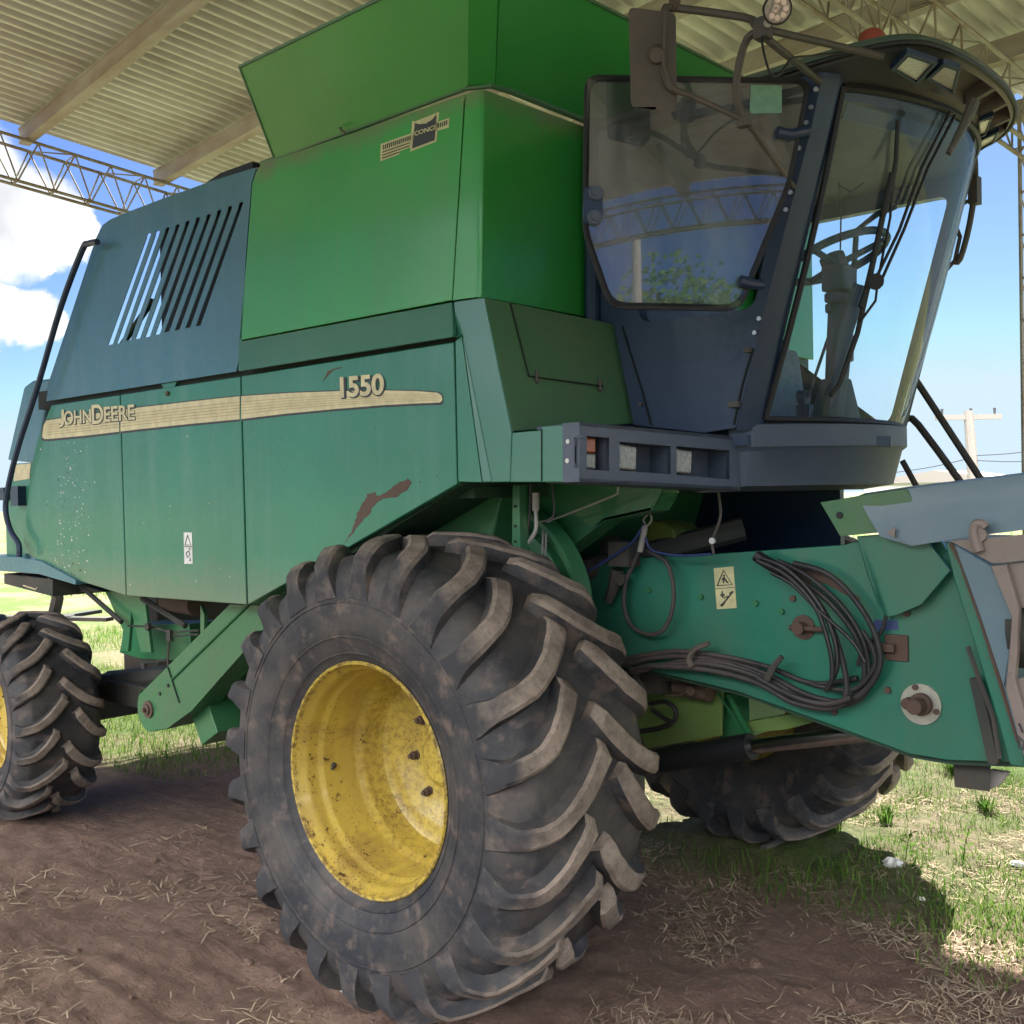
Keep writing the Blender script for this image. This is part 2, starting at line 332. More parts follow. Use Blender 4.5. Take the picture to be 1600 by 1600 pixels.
for gi,colr in ((0,(3.0,3.06,3.15)),(1,(6.,6.6,8.)),(2,(29,28.3,27.8))):
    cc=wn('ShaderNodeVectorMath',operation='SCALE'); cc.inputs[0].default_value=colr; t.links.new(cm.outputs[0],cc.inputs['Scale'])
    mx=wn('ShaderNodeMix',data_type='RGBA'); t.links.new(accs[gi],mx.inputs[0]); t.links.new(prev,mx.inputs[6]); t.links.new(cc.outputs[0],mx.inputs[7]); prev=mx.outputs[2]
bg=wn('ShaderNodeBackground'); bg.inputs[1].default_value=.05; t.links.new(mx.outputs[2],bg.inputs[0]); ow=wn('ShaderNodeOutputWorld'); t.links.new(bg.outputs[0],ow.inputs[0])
S.view_settings.view_transform='Standard'; S.view_settings.look='None'; S.view_settings.gamma=1; S.view_settings.exposure=3.2
S.cycles.max_bounces=8; S.cycles.diffuse_bounces=4; S.cycles.transparent_max_bounces=16
# ------------------------------------------------------------------ ground
def gh(x,y):
    d=math.hypot(x,y)
    f=max(0,1-d/14)
    p=V((x,y,0)); h=.030*mn.noise(p*1.1)+.022*mn.noise(p*3.1)*f+.016*mn.noise(V((x*3.5,y*11,1)))*f+.012*mn.noise(p*9)*f+.009*mn.noise(p*17)*f+.006*mn.noise(p*34)*f
    h=h*min(1,max(.15,f+.15))-.005
    for (cx,cy,hx,hy,a_) in ((0,.31,.34,.33,.045),(0,2.89,.34,.33,.04),(-3.72,.41,.22,.22,.03)):
        dd=math.hypot(max(abs(x-cx)-hx,0),max(abs(y-cy)-hy,0)); h+=a_*math.exp(-(dd/.07)**2)*(.6+.6*mn.noise(V((x*9,y*9,3))))
    # old wheel tracks with lug prints running along the machine
    for ty_,w_ in ((-.75,.30),(-1.55,.26)):
        q=(y-ty_-.10*math.sin(x*.5))/w_
        if abs(q)<1.3: h+=(-.022*math.exp(-q**4*1.5)+.016*math.exp(-((abs(q)-1.08)/.14)**2)+.009*math.exp(-q*q)*(1 if math.sin(x*22+abs(q)*5)>.1 else -1))*f
    return h
xs=[-400,-200,-100,-60,-40,-28,-20,-15,-12,-10]; x=-8.
while x<5.5: xs.append(x); x+=.035 if x>-3 else .07
xs+=[6,7,9,12,18,30,60,120,250,400]
ys=[-300,-150,-80,-45,-25,-15,-9,-6,-4,-3]; y=-2.4
while y<5: ys.append(y); y+=.035
ys+=[5.3,5.8,6.5,7.5,9,12,16,22,30,45,70,110,180,300,600,1200]
mb=MB(); mb.grid([[V((x,y,gh(x,y))) for x in xs] for y in ys]); mb.f=[f[::-1] for f in mb.f]
g=mb.build('ground','soil',ang=180); tag(g,kind='structure')
def clear(x,y):  # keep straws and grass off the tyres
    for (cx,cy,hx,hy) in ((0,.39,.5,.45),(0,2.85,.5,.45),(-3.7,.4,.35,.25)):
        if abs(x-cx)<hx and abs(y-cy)<hy: return False
    return True
def blades(n,reg,hmin,hmax,wd,mat,name,lie=False,acc=None):
    mb=MB(); rnd=random.Random(hash(name)%1000 if False else len(name)*7+n%97)
    for i in range(n):
        for _ in range(20):
            x,y=reg(rnd)
            if clear(x,y) and (acc is None or rnd.random()<acc(x,y)): break
        else: continue
        z=gh(x,y); a=rnd.uniform(0,2*PI); h=rnd.uniform(hmin,hmax); ww=rnd.uniform(.6,1.2)*wd
        if lie:
            d=V((math.cos(a),math.sin(a),rnd.uniform(-.05,.22))); c=V((x,y,z+.008)); s_=V((-math.sin(a),math.cos(a),rnd.uniform(-.3,.3)))*ww/2
            k=d.cross(s_).normalized()*h*rnd.uniform(-.12,.12)
            mb.add([c-s_,c+s_,c+d*h*.5+s_+k,c+d*h*.5-s_+k,c+d*h+s_*.6,c+d*h-s_*.6],[(0,1,2,3),(3,2,4,5)])
        else:
            b=rnd.uniform(0,2*PI); ln=rnd.uniform(.1,.7)*h; d=V((math.cos(b),math.sin(b),0))*ln; s_=V((math.cos(a),math.sin(a),0))*ww/2; c=V((x,y,z-.01))
            mb.add([c-s_,c+s_,c+d*.35+V((0,0,h*.6))+s_*.7,c+d*.35+V((0,0,h*.6))-s_*.7,c+d+V((0,0,h))],[(0,1,2,3),(3,2,4)])
    return mb.build(name,mat,smooth=False)
def gpatch(x,y): return min(1,max(0,(mn.noise(V((x*.55+3,y*.55,0)))+.22)*3.2))
def vv(x,y): return y*.99+x*.12
def reg1(r):
    while 1:
        x,y=r.uniform(-9,3.2),r.uniform(2.4,9)
        if vv(x,y)>2.45: return x,y
tag(blades(24000,reg1,.03,.09,.007,'grass','grass',acc=gpatch),kind='stuff')
def reg2(r):
    d=r.uniform(0,1)**1.6; y=8+d*60; return r.uniform(-y*1.6-8,3+y*.1),y
tag(blades(30000,reg2,.06,.2,.03,'grass','grass',acc=gpatch),kind='stuff')
tag(blades(9000,lambda r:(r.uniform(-16,-4),r.uniform(1.5,6)),.04,.12,.012,'grass','grass',acc=gpatch),kind='stuff')
def reg3(r):
    return r.gauss(.45,.5),r.gauss(2.35,.22)
tag(blades(420,reg3,.03,.13,.007,'grass_dark','grass',acc=lambda x,y:.9),kind='stuff')
def reg4(r): return r.uniform(.9,3.2),r.uniform(1.7,3.2)
tag(blades(3200,reg4,.025,.075,.007,'grass','grass',acc=lambda x,y:min(1,max(0,(mn.noise(V((x*1.6,y*1.6,5)))+.25+(y-2.2)*.5)*2))),kind='stuff')
tag(blades(5000,lambda r:(r.uniform(-7.5,-3.6),r.uniform(1.3,3.2)),.02,.08,.007,'grass','grass',acc=gpatch),kind='stuff')
def reg5(r):
    a=r.random()
    if a<.75: return r.uniform(-2.6,3),r.uniform(-1.9,2.2)
    return r.gauss(1.1,.5),r.gauss(1.2,.6)
tag(blades(5200,lambda r:(r.uniform(-1,3.4),r.uniform(1.8,4.8)),.03,.09,.004,'straw','straw_litter',lie=True,acc=lambda x,y:min(1,max(.05,(mn.noise(V((x*1.9,y*1.9,2)))+.1)*3))),kind='stuff')
def reg6(r): return r.uniform(.3,3.4),r.uniform(2.1,5)
tag(blades(16000,reg6,.012,.045,.006,'grass_dark','ground_weeds',acc=lambda x,y:min(1,max(0,(mn.noise(V((x*2.3,y*2.3,7)))+.12)*3))),kind='stuff')
mb=MB(); rc=random.Random(31); bmi=[V((0,0,1)),V((.9,0,.1)),V((.2,.9,0)),V((-.8,.4,.1)),V((-.5,-.8,0)),V((.4,-.9,.1)),V((0,0,-.8))]
for i in range(1500):
    x_,y_=rc.uniform(-3,3),rc.uniform(-1.9,2.6)
    if not clear(x_,y_) or rc.random()>.25+.75*min(1,max(0,mn.noise(V((x_*2,y_*2,12)))*3+.5)): continue
    r_=rc.uniform(.003,.011) if rc.random()<.93 else rc.uniform(.012,.022); ro_=Matrix.Rotation(rc.uniform(0,6),3,'Z'); z_=gh(x_,y_)+r_*.3
    mb.add([V((x_,y_,z_))+ro_@V((p.x*r_*rc.uniform(.7,1.3),p.y*r_*rc.uniform(.7,1.3),p.z*r_*.7)) for p in bmi],[(0,1,2),(0,2,3),(0,3,4),(0,4,5),(0,5,1),(6,2,1),(6,3,2),(6,4,3),(6,5,4),(6,1,5)])
tag(mb.build('loose_clods','soil',ang=20),kind='stuff')
def clump(x,y): return min(1,max(.04,(mn.noise(V((x*1.7,y*1.7,9)))+.05)*3))
tag(blades(8000,reg5,.02,.11,.0042,'straw','straw_litter',lie=True,acc=clump),kind='stuff')
# grass tufts and small weeds by the far wheel
def tuft(x,y,n,h,label,name='grass_tuft',mat='grass_dark',cat='grass tuft',group=None):
    mb=MB(); r=random.Random(int(x*100)+int(y*10))
    for i in range(n):
        a=r.uniform(0,2*PI); l=r.uniform(.5,1)*h; d=V((math.cos(a),math.sin(a),0)); o=V((x,y,gh(x,y)-.01))+d*r.uniform(0,.05); s_=V((-d.y,d.x,0))*.005
        k=r.uniform(.1,.7)*l
        p=[o,o+d*k*.3+V((0,0,l*.5)),o+d*k*.8+V((0,0,l*.85)),o+d*k*1.4+V((0,0,l*.9))]
        mb.add([p[0]-s_,p[0]+s_,p[1]-s_,p[1]+s_,p[2]-s_*.7,p[2]+s_*.7,p[3]],[(0,1,3,2),(2,3,5,4),(4,5,6)])
    return tag(mb.build(name,mat,smooth=False),label,cat,group)
for px,py,n,h,lab in [(1150,1262,70,.24,'tall dark green grass tuft against the shaded far front tyre, left of the others'),(1205,1290,46,.2,'green grass tuft between the far front tyre and the lying pipe'),(1300,1305,40,.17,'low grass tuft just right of the lying pipe, in front of the far front tyre'),(1385,1285,45,.10,'sunlit grass tuft at the tread of the far front tyre'),(1540,1265,60,.11,'bright grass tuft below the front end of the feeder house'),(1490,1210,60,.12,'grass tuft under the hanging plate of the feeder house')]:
    p=on(px,py,'z',0); tuft(p.x,p.y,n,h,lab,group='grass tufts near the far wheel')
def weed(px,py,h,n,lab):
    p=on(px,py,'z',0); mb=MB(); r=random.Random(px); o=V((p.x,p.y,gh(p.x,p.y)))
    st=MB().tube([o,o+V((.01,0,h*.5)),o+V((.03,.01,h))],[.003,.0015],5)
    root=st.build('weed_stem','grass_dark'); root.name='weed'; tag(root,lab,'weed')
    for i in range(n):
        t=.2+.8*i/n; c=o+V((.03*t,.01*t,h*t)); a=i*2.4; d=V((math.cos(a),math.sin(a),.35)); s_=V((-d.y,d.x,0))*.012; L=.055*(1.2-t*.5)
        mb.add([c,c+d*L*.5+s_,c+d*L,c+d*L*.5-s_],[(0,1,2,3)])
    mb.build('leaf','grass_dark',root,smooth=False)
weed(1415,1345,.16,9,'small broad-leaved weed standing in the light beside the white scrap')
weed(1505,1345,.18,9,'small weed with pointed leaves in the sunny grass right of the far tyre')
# pipe, scraps
a,b=on(1193,1327,'z',.03),on(1262,1292,'z',.03)
o=MB().tube([a,lerp(a,b,.5)+V((0,0,.008)),b],.022,14).build('pipe','tube_grey'); tag(o,'short grey-brown pipe lying on the soil in front of the far front tyre','pipe')
def scrap(px,py,r,name,mat,lab,cat,seed,zs=.5):
    p=on(px,py,'z',.01); rr=random.Random(seed); rows=[]; mb=MB(); n=14
    for i in range(8):
        a=-PI/2+PI*i/7; rows.append([V((p.x,p.y,gh(p.x,p.y)+r*.25))+V((math.cos(a)*math.cos(2*PI*k/n)*r,math.cos(a)*math.sin(2*PI*k/n)*r*.7,math.sin(a)*r*zs))*(1+rr.uniform(-.28,.28)) for k in range(n)])
    mb.grid(rows,True); tag(mb.build(name,mat,smooth=False),lab,cat)
scrap(1395,1352,.05,'plastic_scrap','trash','crumpled white plastic scrap in the grass, the largest of them','litter',2)
scrap(1590,1345,.035,'plastic_scrap','trash','white plastic scrap at the right edge of the grass','litter',3)
scrap(1440,1290+110,.02,'plastic_scrap','trash','tiny pale scrap on the sunlit soil patch','litter',4)
scrap(540,1548,.03,'plastic_scrap','trash','crumpled pale wrapper on the straw beside the near front tyre','litter',5,.4)
for i,(px,py,r,lab) in enumerate([(390,1500,.022,'small clod left of the near front tyre, nearer the camera'),(1180,1500,.03,'brown clod lying on bare soil below the sunlit patch'),(1330,1560,.026,'clod near the bottom edge of the picture, right of the middle'),(240,1340,.024,'clod on bare soil between the near tyres'),(1050,1460,.024,'clod just right of the near front tyre'),(120,1480,.02,'clod in the straw at lower left')]):
    scrap(px,py,r,'soil_clod','soil',lab,'clod',20+i,.7)

# ------------------------------------------------------------------ combine harvester
CH=empty('combine_harvester',(-1,1.6,0),'large green combine harvester with yellow wheels and black cab under the shed roof','combine harvester')
def P(name,mat,mb,par=CH,bevel=0,**k): return mb.build(name,mat,par,bevel,**k)
# ---- wheels
def make_wheel(w,Rl,rr,nl,hub,lab):
    sc_w=w/.78; sr=Rl/.93; big=Rl>.8; jr=random.Random(9)
    half=[(.012,rr*.985),(-.02,rr+.04*sr),(-.05,rr+.11*sr),(-.062,rr+.20*sr),(-.055,Rl*.775),(-.03,Rl*.84),(.012,Rl*.893),(.06,Rl*.918),(.15,Rl*.930),(.28,Rl*.938),(.39,Rl*.942)]
    half=[(y*sc_w if y>0 else y*(.5+.5*sc_w),r) for y,r in half]
    prof=half+[(w-y,r) for y,r in half[-2::-1]]
    # dense resample
    pr=[(p.x,p.y) for p in catmull([V((a,b,0)) for a,b in prof],4)]
    seg=150; tb=MB(); rows=[]
    pr2=[]
    for (y_,r_) in pr:
        pr2.append((y_,r_))
        if y_<0:
            for rk in (rr+.035*sr,rr+.10*sr,Rl*.735):
                nx=pr[pr.index((y_,r_))+1]
                if r_<=rk<nx[1]:
                    f_=(rk-r_)/(nx[1]-r_); yb=y_+(nx[0]-y_)*f_; pr2+=[(yb,rk-.005),(yb-.004,rk-.002),(yb-.004,rk+.002),(yb,rk+.005)]
    pr=sorted(pr2,key=lambda q:0) 
    rn=random.Random(5)
    for k,(y,r) in enumerate(pr):
        rows.append([V((r*math.cos(2*PI*j/seg),y,r*math.sin(2*PI*j/seg))) for j in range(seg)])
    tb.grid(rows,True); tb.f=[f[::-1] for f in tb.f]
    # raised sidewall rings
    # lugs along profile
    hs=catmull([V((a,b,0)) for a,b in half],6)
    Ls=[0]
    for i in range(1,len(hs)): Ls.append(Ls[-1]+(hs[i]-hs[i-1]).length)
    tot=Ls[-1]
    def prof_at(s_):
        for i in range(1,len(Ls)):
            if Ls[i]>=s_ or i==len(Ls)-1:
                t_=(s_-Ls[i-1])/(Ls[i]-Ls[i-1]); p=hs[i-1].lerp(hs[i],t_); d=(hs[i]-hs[i-1]).normalized(); return p,V((-d.y,d.x,0))
    s0=[Ls[i] for i in range(len(hs)) if hs[i].y>Rl*.75][0]
    tb.cur=1; H=.052*sr
    for side in (0,1):
        for i in range(nl):
            th0=2*PI*(i+.5*side)/nl; long_=(i%2==0); s1=tot*(1.03 if long_ else .90)
            n=15; L=[];
            for k in range(n):
                t_=k/(n-1); s_=s0+(s1-s0)*t_; over=max(0,s_-tot*.999); p,nn=prof_at(min(s_,tot*.999)); 
                yy=p.x+over; q_=min(1,t_/.30); h=H*q_*q_*(3-2*q_)+.004*sr
                tt=max(0,(t_-.22)/.78); arc=(.05*tt+.23*tt**2.)*sr
                th=th0+arc/Rl
                darc=(.05+.23*2.*tt)*sr/(s1-s0)*(1 if t_>.22 else 0); ang=math.atan(darc*1.25)
                wt=(.036+.006*t_)*sr; wb=wt*1.1+.007*sr
                wt*=1+.7*max(0,1-t_/.25)**1.3; wb=max(wb,wt*1.25)
                if k==n-1: h*=.55; wt*=.8
                h*=jr.uniform(.95,1.03); wt*=jr.uniform(.95,1.05)
                L.append((yy,p.y,nn,th,h,ang,wt,wb))
            rows=[]
            for idx,(yy,rad,nn,th,h,ang,wt,wb) in enumerate(L):
                row=[]
                for (wd,hh) in ((-wb,-.012),(-wt,.84),(-wt*.66,1.03),(wt*.66,1.03),(wt,.84),(wb,-.012)):
                    da=wd*math.cos(ang); dy=-wd*math.sin(ang)
                    hv=h*hh if hh>0 else hh
                    if idx==len(L)-1 and hh>0: dyy=-.02*sr
                    else: dyy=0
                    y2=yy+dy+nn.x*hv+dyy; r2=rad+nn.y*hv; th2=th+da/r2
                    if side: y2=w-y2
                    row.append(V((r2*math.cos(th2),y2,r2*math.sin(th2))))
                rows.append(row)
            b0=len(tb.v); m0=len(tb.mi); tb.grid(rows)
            for fi in range(m0,len(tb.mi)):
                if (fi-m0)%5 in (0,4): tb.mi[fi]=0
            q=len(rows[0]); tb.f.append(tuple(b0+j for j in range(q))); tb.f.append(tuple(b0+(n-1)*q+j for j in range(q))[::-1]); tb.mi+=[1,1]
    # rim
    k=rr/.435
    rp=[(.0,.437),(-.006,.432),(-.004,.424),(.006,.419),(.02,.416),(.035,.404),(.06,.396),(.085,.398),(.10,.392),(.11,.384),(.12,.381),(.26,.381),(.275,.376),(.29,.362),(.31,.356),(.36,.352),(.385,.338),(.395,.318),(.40,.30)]
    if not big: rp=[(a*.35,b) for a,b in rp]
    rp=[(a,b*k) for a,b in rp]
    rb=MB(); seg=96; rows=[]
    yl,rl=rp[-1]
    for (a,b) in rp:
        rows.append([V((b*math.cos(2*PI*j/seg),a,b*math.sin(2*PI*j/seg))) for j in range(seg)])
    # scalloped disc edge
    for (a,b) in ((.0,-.012),(.006,-.03),(.04,-.09),(.05,-.13),(.05,-.22)):
        rows.append([V(((rl+b*k+.008*math.sin(8*2*PI*j/seg)*(b>-.05))*math.cos(2*PI*j/seg),yl+a*(1 if big else .4),(rl+b*k+.008*math.sin(8*2*PI*j/seg)*(b>-.05))*math.sin(2*PI*j/seg))) for j in range(seg)])
    rb.grid(rows,True)
    rb.grid([[V((.02*math.cos(2*PI*j/seg),yl+.05*(1 if big else .4),.02*math.sin(2*PI*j/seg))) for j in range(seg)],rows[-1]],True)
    rb.lathe((0,0,0),[(w,.43*k),(w-.02,.42*k),(w-.05,.40*k),(w-.1,.384*k),(yl+.1,.384*k),(yl+.1,.02)],96)
    yd=yl+(.05 if big else .02)
    hb=MB(); hb.lathe((0,0,0),[(yd,.12*k),(yd-.05,.115*k),(yd-.07,.09*k),(yd-.07,.001)],40)
    W=hb.build('wheel','yellow_rim',CH); W['label']=lab
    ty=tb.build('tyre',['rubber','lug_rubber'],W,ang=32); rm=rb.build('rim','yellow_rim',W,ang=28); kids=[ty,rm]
    nb=8 if big else 6
    for i in range(nb):
        a=2*PI*(i+.22)/nb; c=V((.205*k*math.cos(a),yd,.205*k*math.sin(a)))
        q=MB().disc(c,(0,-1,0),.022*k,.008,20).disc(c,(0,-1,0),.017*k,.03,6).disc(c,(0,-1,0),.009*k,.045,12).build('lug_nut','rusty',W); kids.append(q)
    if big: kids.append(MB().tube([V((-.37,.16,-.06)),V((-.36,.145,-.07))],.006,8).disc(V((-.372,.16,-.06)),(1,0,0),.012,.008,12).build('valve','machinery',W))
    # parent was baked with the root's translation; place by location
    for q in kids: q.matrix_parent_inverse=Matrix.Identity(4)
    W.matrix_parent_inverse=Matrix.Translation(CH.location).inverted(); W.location=hub
    return W,kids
def dup(W,kids,loc,sc,lab):
    c=W.copy(); COL.objects.link(c); c.location=loc; c.scale=sc; c['label']=lab
    for q in kids:
        d=q.copy(); COL.objects.link(d); d.parent=c
    return c
W,kids=make_wheel(.64,.885,.43,24,V((0,0,.888)),'huge near front wheel with deep yellow rim'); W.rotation_euler=(0,R(4),0)
dup(W,kids,V((0,3.20,.888)),(1,-1,1),'shaded far front wheel')
W2,k2=make_wheel(.42,.63,.31,20,V((-3.72,.2,.62)),'smaller near rear wheel cut by the left edge')
W2.rotation_euler=(0,0,R(-2))
dup(W2,k2,V((-3.72,3.04,.62)),(1,-1,1),'far rear wheel')

# ---- body core (inner shell behind the panels)
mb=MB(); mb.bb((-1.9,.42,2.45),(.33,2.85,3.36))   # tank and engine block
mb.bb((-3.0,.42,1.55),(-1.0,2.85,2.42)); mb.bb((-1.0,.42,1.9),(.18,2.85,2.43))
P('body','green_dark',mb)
mb=MB(); mb.plate([V(p) for p in ((-1.5,.62,1.9),(.15,.62,1.95),(.0,.62,1.5),(-.45,.62,.78),(-1.25,.62,.62),(-1.7,.62,1.0))],(0,1.9,0)); P('side_sheet','green_frame',mb,bevel=.01)
mb=MB(); mb.bb((-3.05,2.87,1.45),(.25,2.9,2.48)); mb.bb((-1.9,2.87,2.5),(-.1,2.9,3.38)); P('side_panel','green_panel',mb)
# ---- lower side panels
T=V((0,.025,0)); y0=.30
def panel(name,mat,px,par=CH,y=y0,ext=T,holes=(),bev=.006,**k):
    return P(name,mat,MB().plate(Y(y,*px),ext,[Y(y,*h) for h in holes]),par,bev,**k)
p1=panel('side_panel','green_panel',[(80,633),(186.5,617),(196,931),(160,919),(110,904),(60,876),(35,862),(41,800),(49,727),(57,690)])
p2=panel('side_panel','green_panel',[(188,616.5),(374.5,588),(384.5,945),(197.5,931)])
p3=panel('side_panel','green_panel',[(376.5,587.5),(708.5,534),(713.5,757),(500,881),(387,945)])
for i,(par,px) in enumerate(((p1,[(35,862),(60,876),(110,904),(160,919),(196,931)]),(p2,[(197.5,931),(384.5,945)]),(p3,[(387,945),(500,881),(713.5,757)]))):
    q=Y(y0,*px); n=V((0,0,.02)); mb=MB(); mb.grid([[a+V((0,.012,.004)) for a in q],[a+V((0,.10,.004)) for a in q],[a+V((0,.10,.016)) for a in q]]); P('flange','green_frame',mb,par)
# inner sloped skirt behind the front panel
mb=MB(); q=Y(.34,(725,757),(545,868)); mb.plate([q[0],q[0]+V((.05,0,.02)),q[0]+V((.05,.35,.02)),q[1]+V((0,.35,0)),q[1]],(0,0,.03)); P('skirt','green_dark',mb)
# near-black strip standing in for the shadow in the gap
mb=MB(); mb.plate(Y(.33,(60,640),(60,612),(372,574),(712,517),(712,548),(372,598)),(0,.06,0)); P('gap_shadow','seam',mb)
mb=MB(); mb.plate(Y(.315,(252,600),(276,596),(272,606),(256,608)),(0,.01,0)); P('latch','green_panel',mb)
# rivets / latch bolts on the panels
for (px,py) in [(263,615),(437,1000)][:1]:
    c=Y(y0,(px,py))[0]; P('latch','rusty',MB().disc(c,(0,-1,0),.012,.01,12),p2)
# ---- engine hood panel with slanted slots
top=[(157.,117.),(161.,0)]
lo=[(530,921),(572,914),(616,900),(661,893),(708,884),(756,872),(801,860),(851,851),(902,840),(952,830)]
hi=[(714,380),(757,368),(803,352),(851,338),(899,321),(949,304),(1001,288),(1052,268),(1104,249),(1157,230)]
holes=[]
for i,((ax,ay),(bx,by)) in enumerate(zip(lo,hi)):
    w_=12.5
    A=(ax/3.076,240+ay/3.076);B=(bx/3.076,240+by/3.076); w1=w_/3.076
    q=[(A[0]-w1*.95,A[1]),(A[0]+w1*.95,A[1]-1.5),(B[0]+w1,B[1]+2),(B[0]+w1*.4,B[1]),(B[0]-w1*.6,B[1]+2.5),(B[0]-w1,B[1]+10)]
    holes.append(q)
eng=panel('engine_panel','green_engine',[(72,627),(369,580.5),(377,545),(384,400),(393,285),(399,266),(399,262),(330,283),(250,312),(200,331),(172,343),(160,352),(150,372),(110,495),(78,591)],holes=holes,ext=V((0,.004,0)),bev=0)
mb=MB(); q=Y(y0,(399,262),(330,283),(250,312),(200,331),(172,343)); mb.grid([q,[a+V((0,.05,.012)) for a in q],[a+V((0,.16,.014)) for a in q]]); q=q[:3]; mb.grid([[a+V((0,.16,.014)) for a in q],[a+V((0,2.5,.0)) for a in q]]); P('engine_cover','green_engine',mb)
mb=MB(); q=Y(y0+.2,(300,300),(345,283),(395,262)); mb.plate([q[0],q[1]+V((0,0,.04)),q[2]+V((0,0,.03)),q[2]+V((0,0,-.05)),q[0]+V((0,0,-.05))],(0,.5,0)); P('air_screen','black',mb)
# radiator box behind the slots, slats
mb=MB(); mb.bb((-1.92,.36,2.5),(-1.0,.42,3.36)); P('radiator_screen','black',mb)
a,b=Y(.6,(190,540),(238,470)); P('engine_strut','green_dark',MB().tube([a,b],.02,6))
# ---- grain tank
tank=panel('grain_tank','green_hopper',[(373,532),(385,400),(394,285),(400,268),(407,258),(420,252),(728,146),(724,160),(706,469)])
q0=Y(y0,(726,148),(706,469.5)); f0=X(.36,(757,140),(752,464))
mb=MB()
def arc3(a,b,c,n=6): return [a*(1-t)**2+b*2*t*(1-t)+c*t*t for t in [i/n for i in range(n+1)]]
rows=[]
for (a,c) in ((q0[0],f0[0]),(q0[1],f0[1])):
    mid=V((c.x-.005,a.y,(a.z+c.z)/2)); rows.append(arc3(a+V((.006,0,0)),mid,c))
mb.grid(rows); P('tank_corner','green_hopper',mb,ang=60)
topz=3.39
mb=MB(); mb.plate([f0[1]+V((.001,0,0)),f0[0]+V((.001,0,0)),V((.361,2.85,topz)),V((.361,2.85,2.60))],(-.02,0,0)); P('tank_front','green_hopper',mb,bevel=.004)
mb=MB(); mb.tube([V((-.98,.315,topz)),V((.28,.315,topz)),V((.36,.36,topz)),V((.37,.45,topz)),V((.37,2.8,topz))],.012,8); P('tank_rim','green_front',mb)
# extension flaps
sd_=Y(y0,(428,247),(744,132)); c0=V((sd_[0].x,.30,topz)); c1=V((.30,.30,topz)); 
tl=V((-.745,.05,3.675)); tr=V((.56,.05,3.675))
mb=MB(); mb.plate([c0,c1,tr,tl],(0,.012,.004)); P('tank_flap','green_flap',mb,bevel=.003)
c2=V((.372,.37,topz)); t2=V((.64,.11,3.675))
mb=MB(); mb.plate([c1+V((.004,.0,.0)),c2,t2,tr+V((.006,0,0))],(-.005,.012,.004)); P('tank_flap','green_flap',mb)
mb=MB(); mb.plate([c2+V((0,.006,0)),V((.372,2.85,topz)),V((.66,3.05,3.70)),t2+V((0,.008,0))],(-.012,0,.004)); P('tank_flap','green_flap',mb,bevel=.003)
mb=MB(); mb.plate([V((-.9,2.86,topz)),V((.34,2.86,topz)),V((.5,3.12,3.68)),V((-.75,3.12,3.68))],(0,-.012,0)); P('tank_flap','green_flap',mb)
mb=MB(); mb.tube([tl,tr],.007,6).tube([t2,V((.66,3.05,3.70))],.007,6).tube([c0,tl],.006,6); P('flap_edge','green_front',mb)
for a,b in (((532,200),(540,208)),((942,42),(948,60))):
    q=Y(.28,a,b) if a[0]<700 else X(.55,a,b); P('flap_hook','tube_grey',MB().tube([q[0],lerp(q[0],q[1],.5)+V((0,-.01,0)),q[1]],.005,6))
# black tube at tank/cab corner
a,b=V((.40,.90,3.38)),V((.40,.88,2.55)); P('cab_pipe','cab_black',MB().tube([a,b],.03,10))
# ---- teal strip under the tank
q=Y(y0-.006,(372,534),(706,472)); q2=Y(y0-.035,(708,526),(372,580))
P('trim_strip','green_teal',MB().plate(q+q2,(0,.02,0)),bevel=.004)
# ---- front corner panels
A=Y(y0,(711,532),(721,524),(752.5,754),(715.5,753)); P('corner_panel','green_panel',MB().plate(A,(0,.02,0)),bevel=.004)
F=[(.36,.30,2.62),(.46,.93,2.575),(.555,.93,2.17),(.47,.30,2.13)]
e1=V(F[0]); e2=V(F[3])
B=Y(y0-.004,(709.5,471),(756,464)); B2=Y(y0-.02,(799,674),(796.5,753.5),(754,754),(722,523),(711,529))
P('corner_panel','green_teal',MB().plate([B[0],B[1]]+Y(y0-.004,(799,674),(796.5,753.5),(754,754),(722,523),(711,529)),(0,.02,0)),bevel=.005)
# folded highlight ridge on the corner panel
mb=MB(); r_=Y(y0-.006,(723,526),(754,752),(768,752)); mb.add([r_[0],r_[1],r_[2],r_[0]+V((0,-.001,0)),lerp(r_[1],r_[2],.3)+V((0,-.012,0))],[(0,1,4),(0,4,2)]); P('ridge','green_teal',mb)
Fq=Y(y0,(757.5,464.5),(800.5,674)); FR=Y(.93,(960,506),(991,662))
sp=P('service_cover','green_front',MB().plate([Fq[0],FR[0],FR[1],Fq[1]],(-.02,0,0)),bevel=.004)
nF=(FR[0]-Fq[0]).cross(Fq[1]-Fq[0]).normalized(); 
if nF.dot(CP-Fq[0])<0: nF=-nF
def onF(*p,l=.002): return [a+nF*l for a in G(Fq[0],nF,*p)]
P('hatch_seam','seam',MB().tube(onF((797,474),(826,588),(942,604)),.0035,5),sp)
for px,py in ((838,587),(937,600)): 
    a=onF((px,py-8),(px,py+8)); P('hatch_latch','tube_grey',MB().tube(a,.006,6).disc(a[1],nF,.01,.006,10),sp)
lb=Y(y0,(800,676),(846,672),(846,666),(880,664),(880,753.5),(797,753.5)); P('lower_box','green_teal',MB().plate(lb,(0,.25,0)),bevel=.004)
P('seam_edge','seam',MB().tube(Y(y0-.003,(846,671),(846,752)),.002,5))
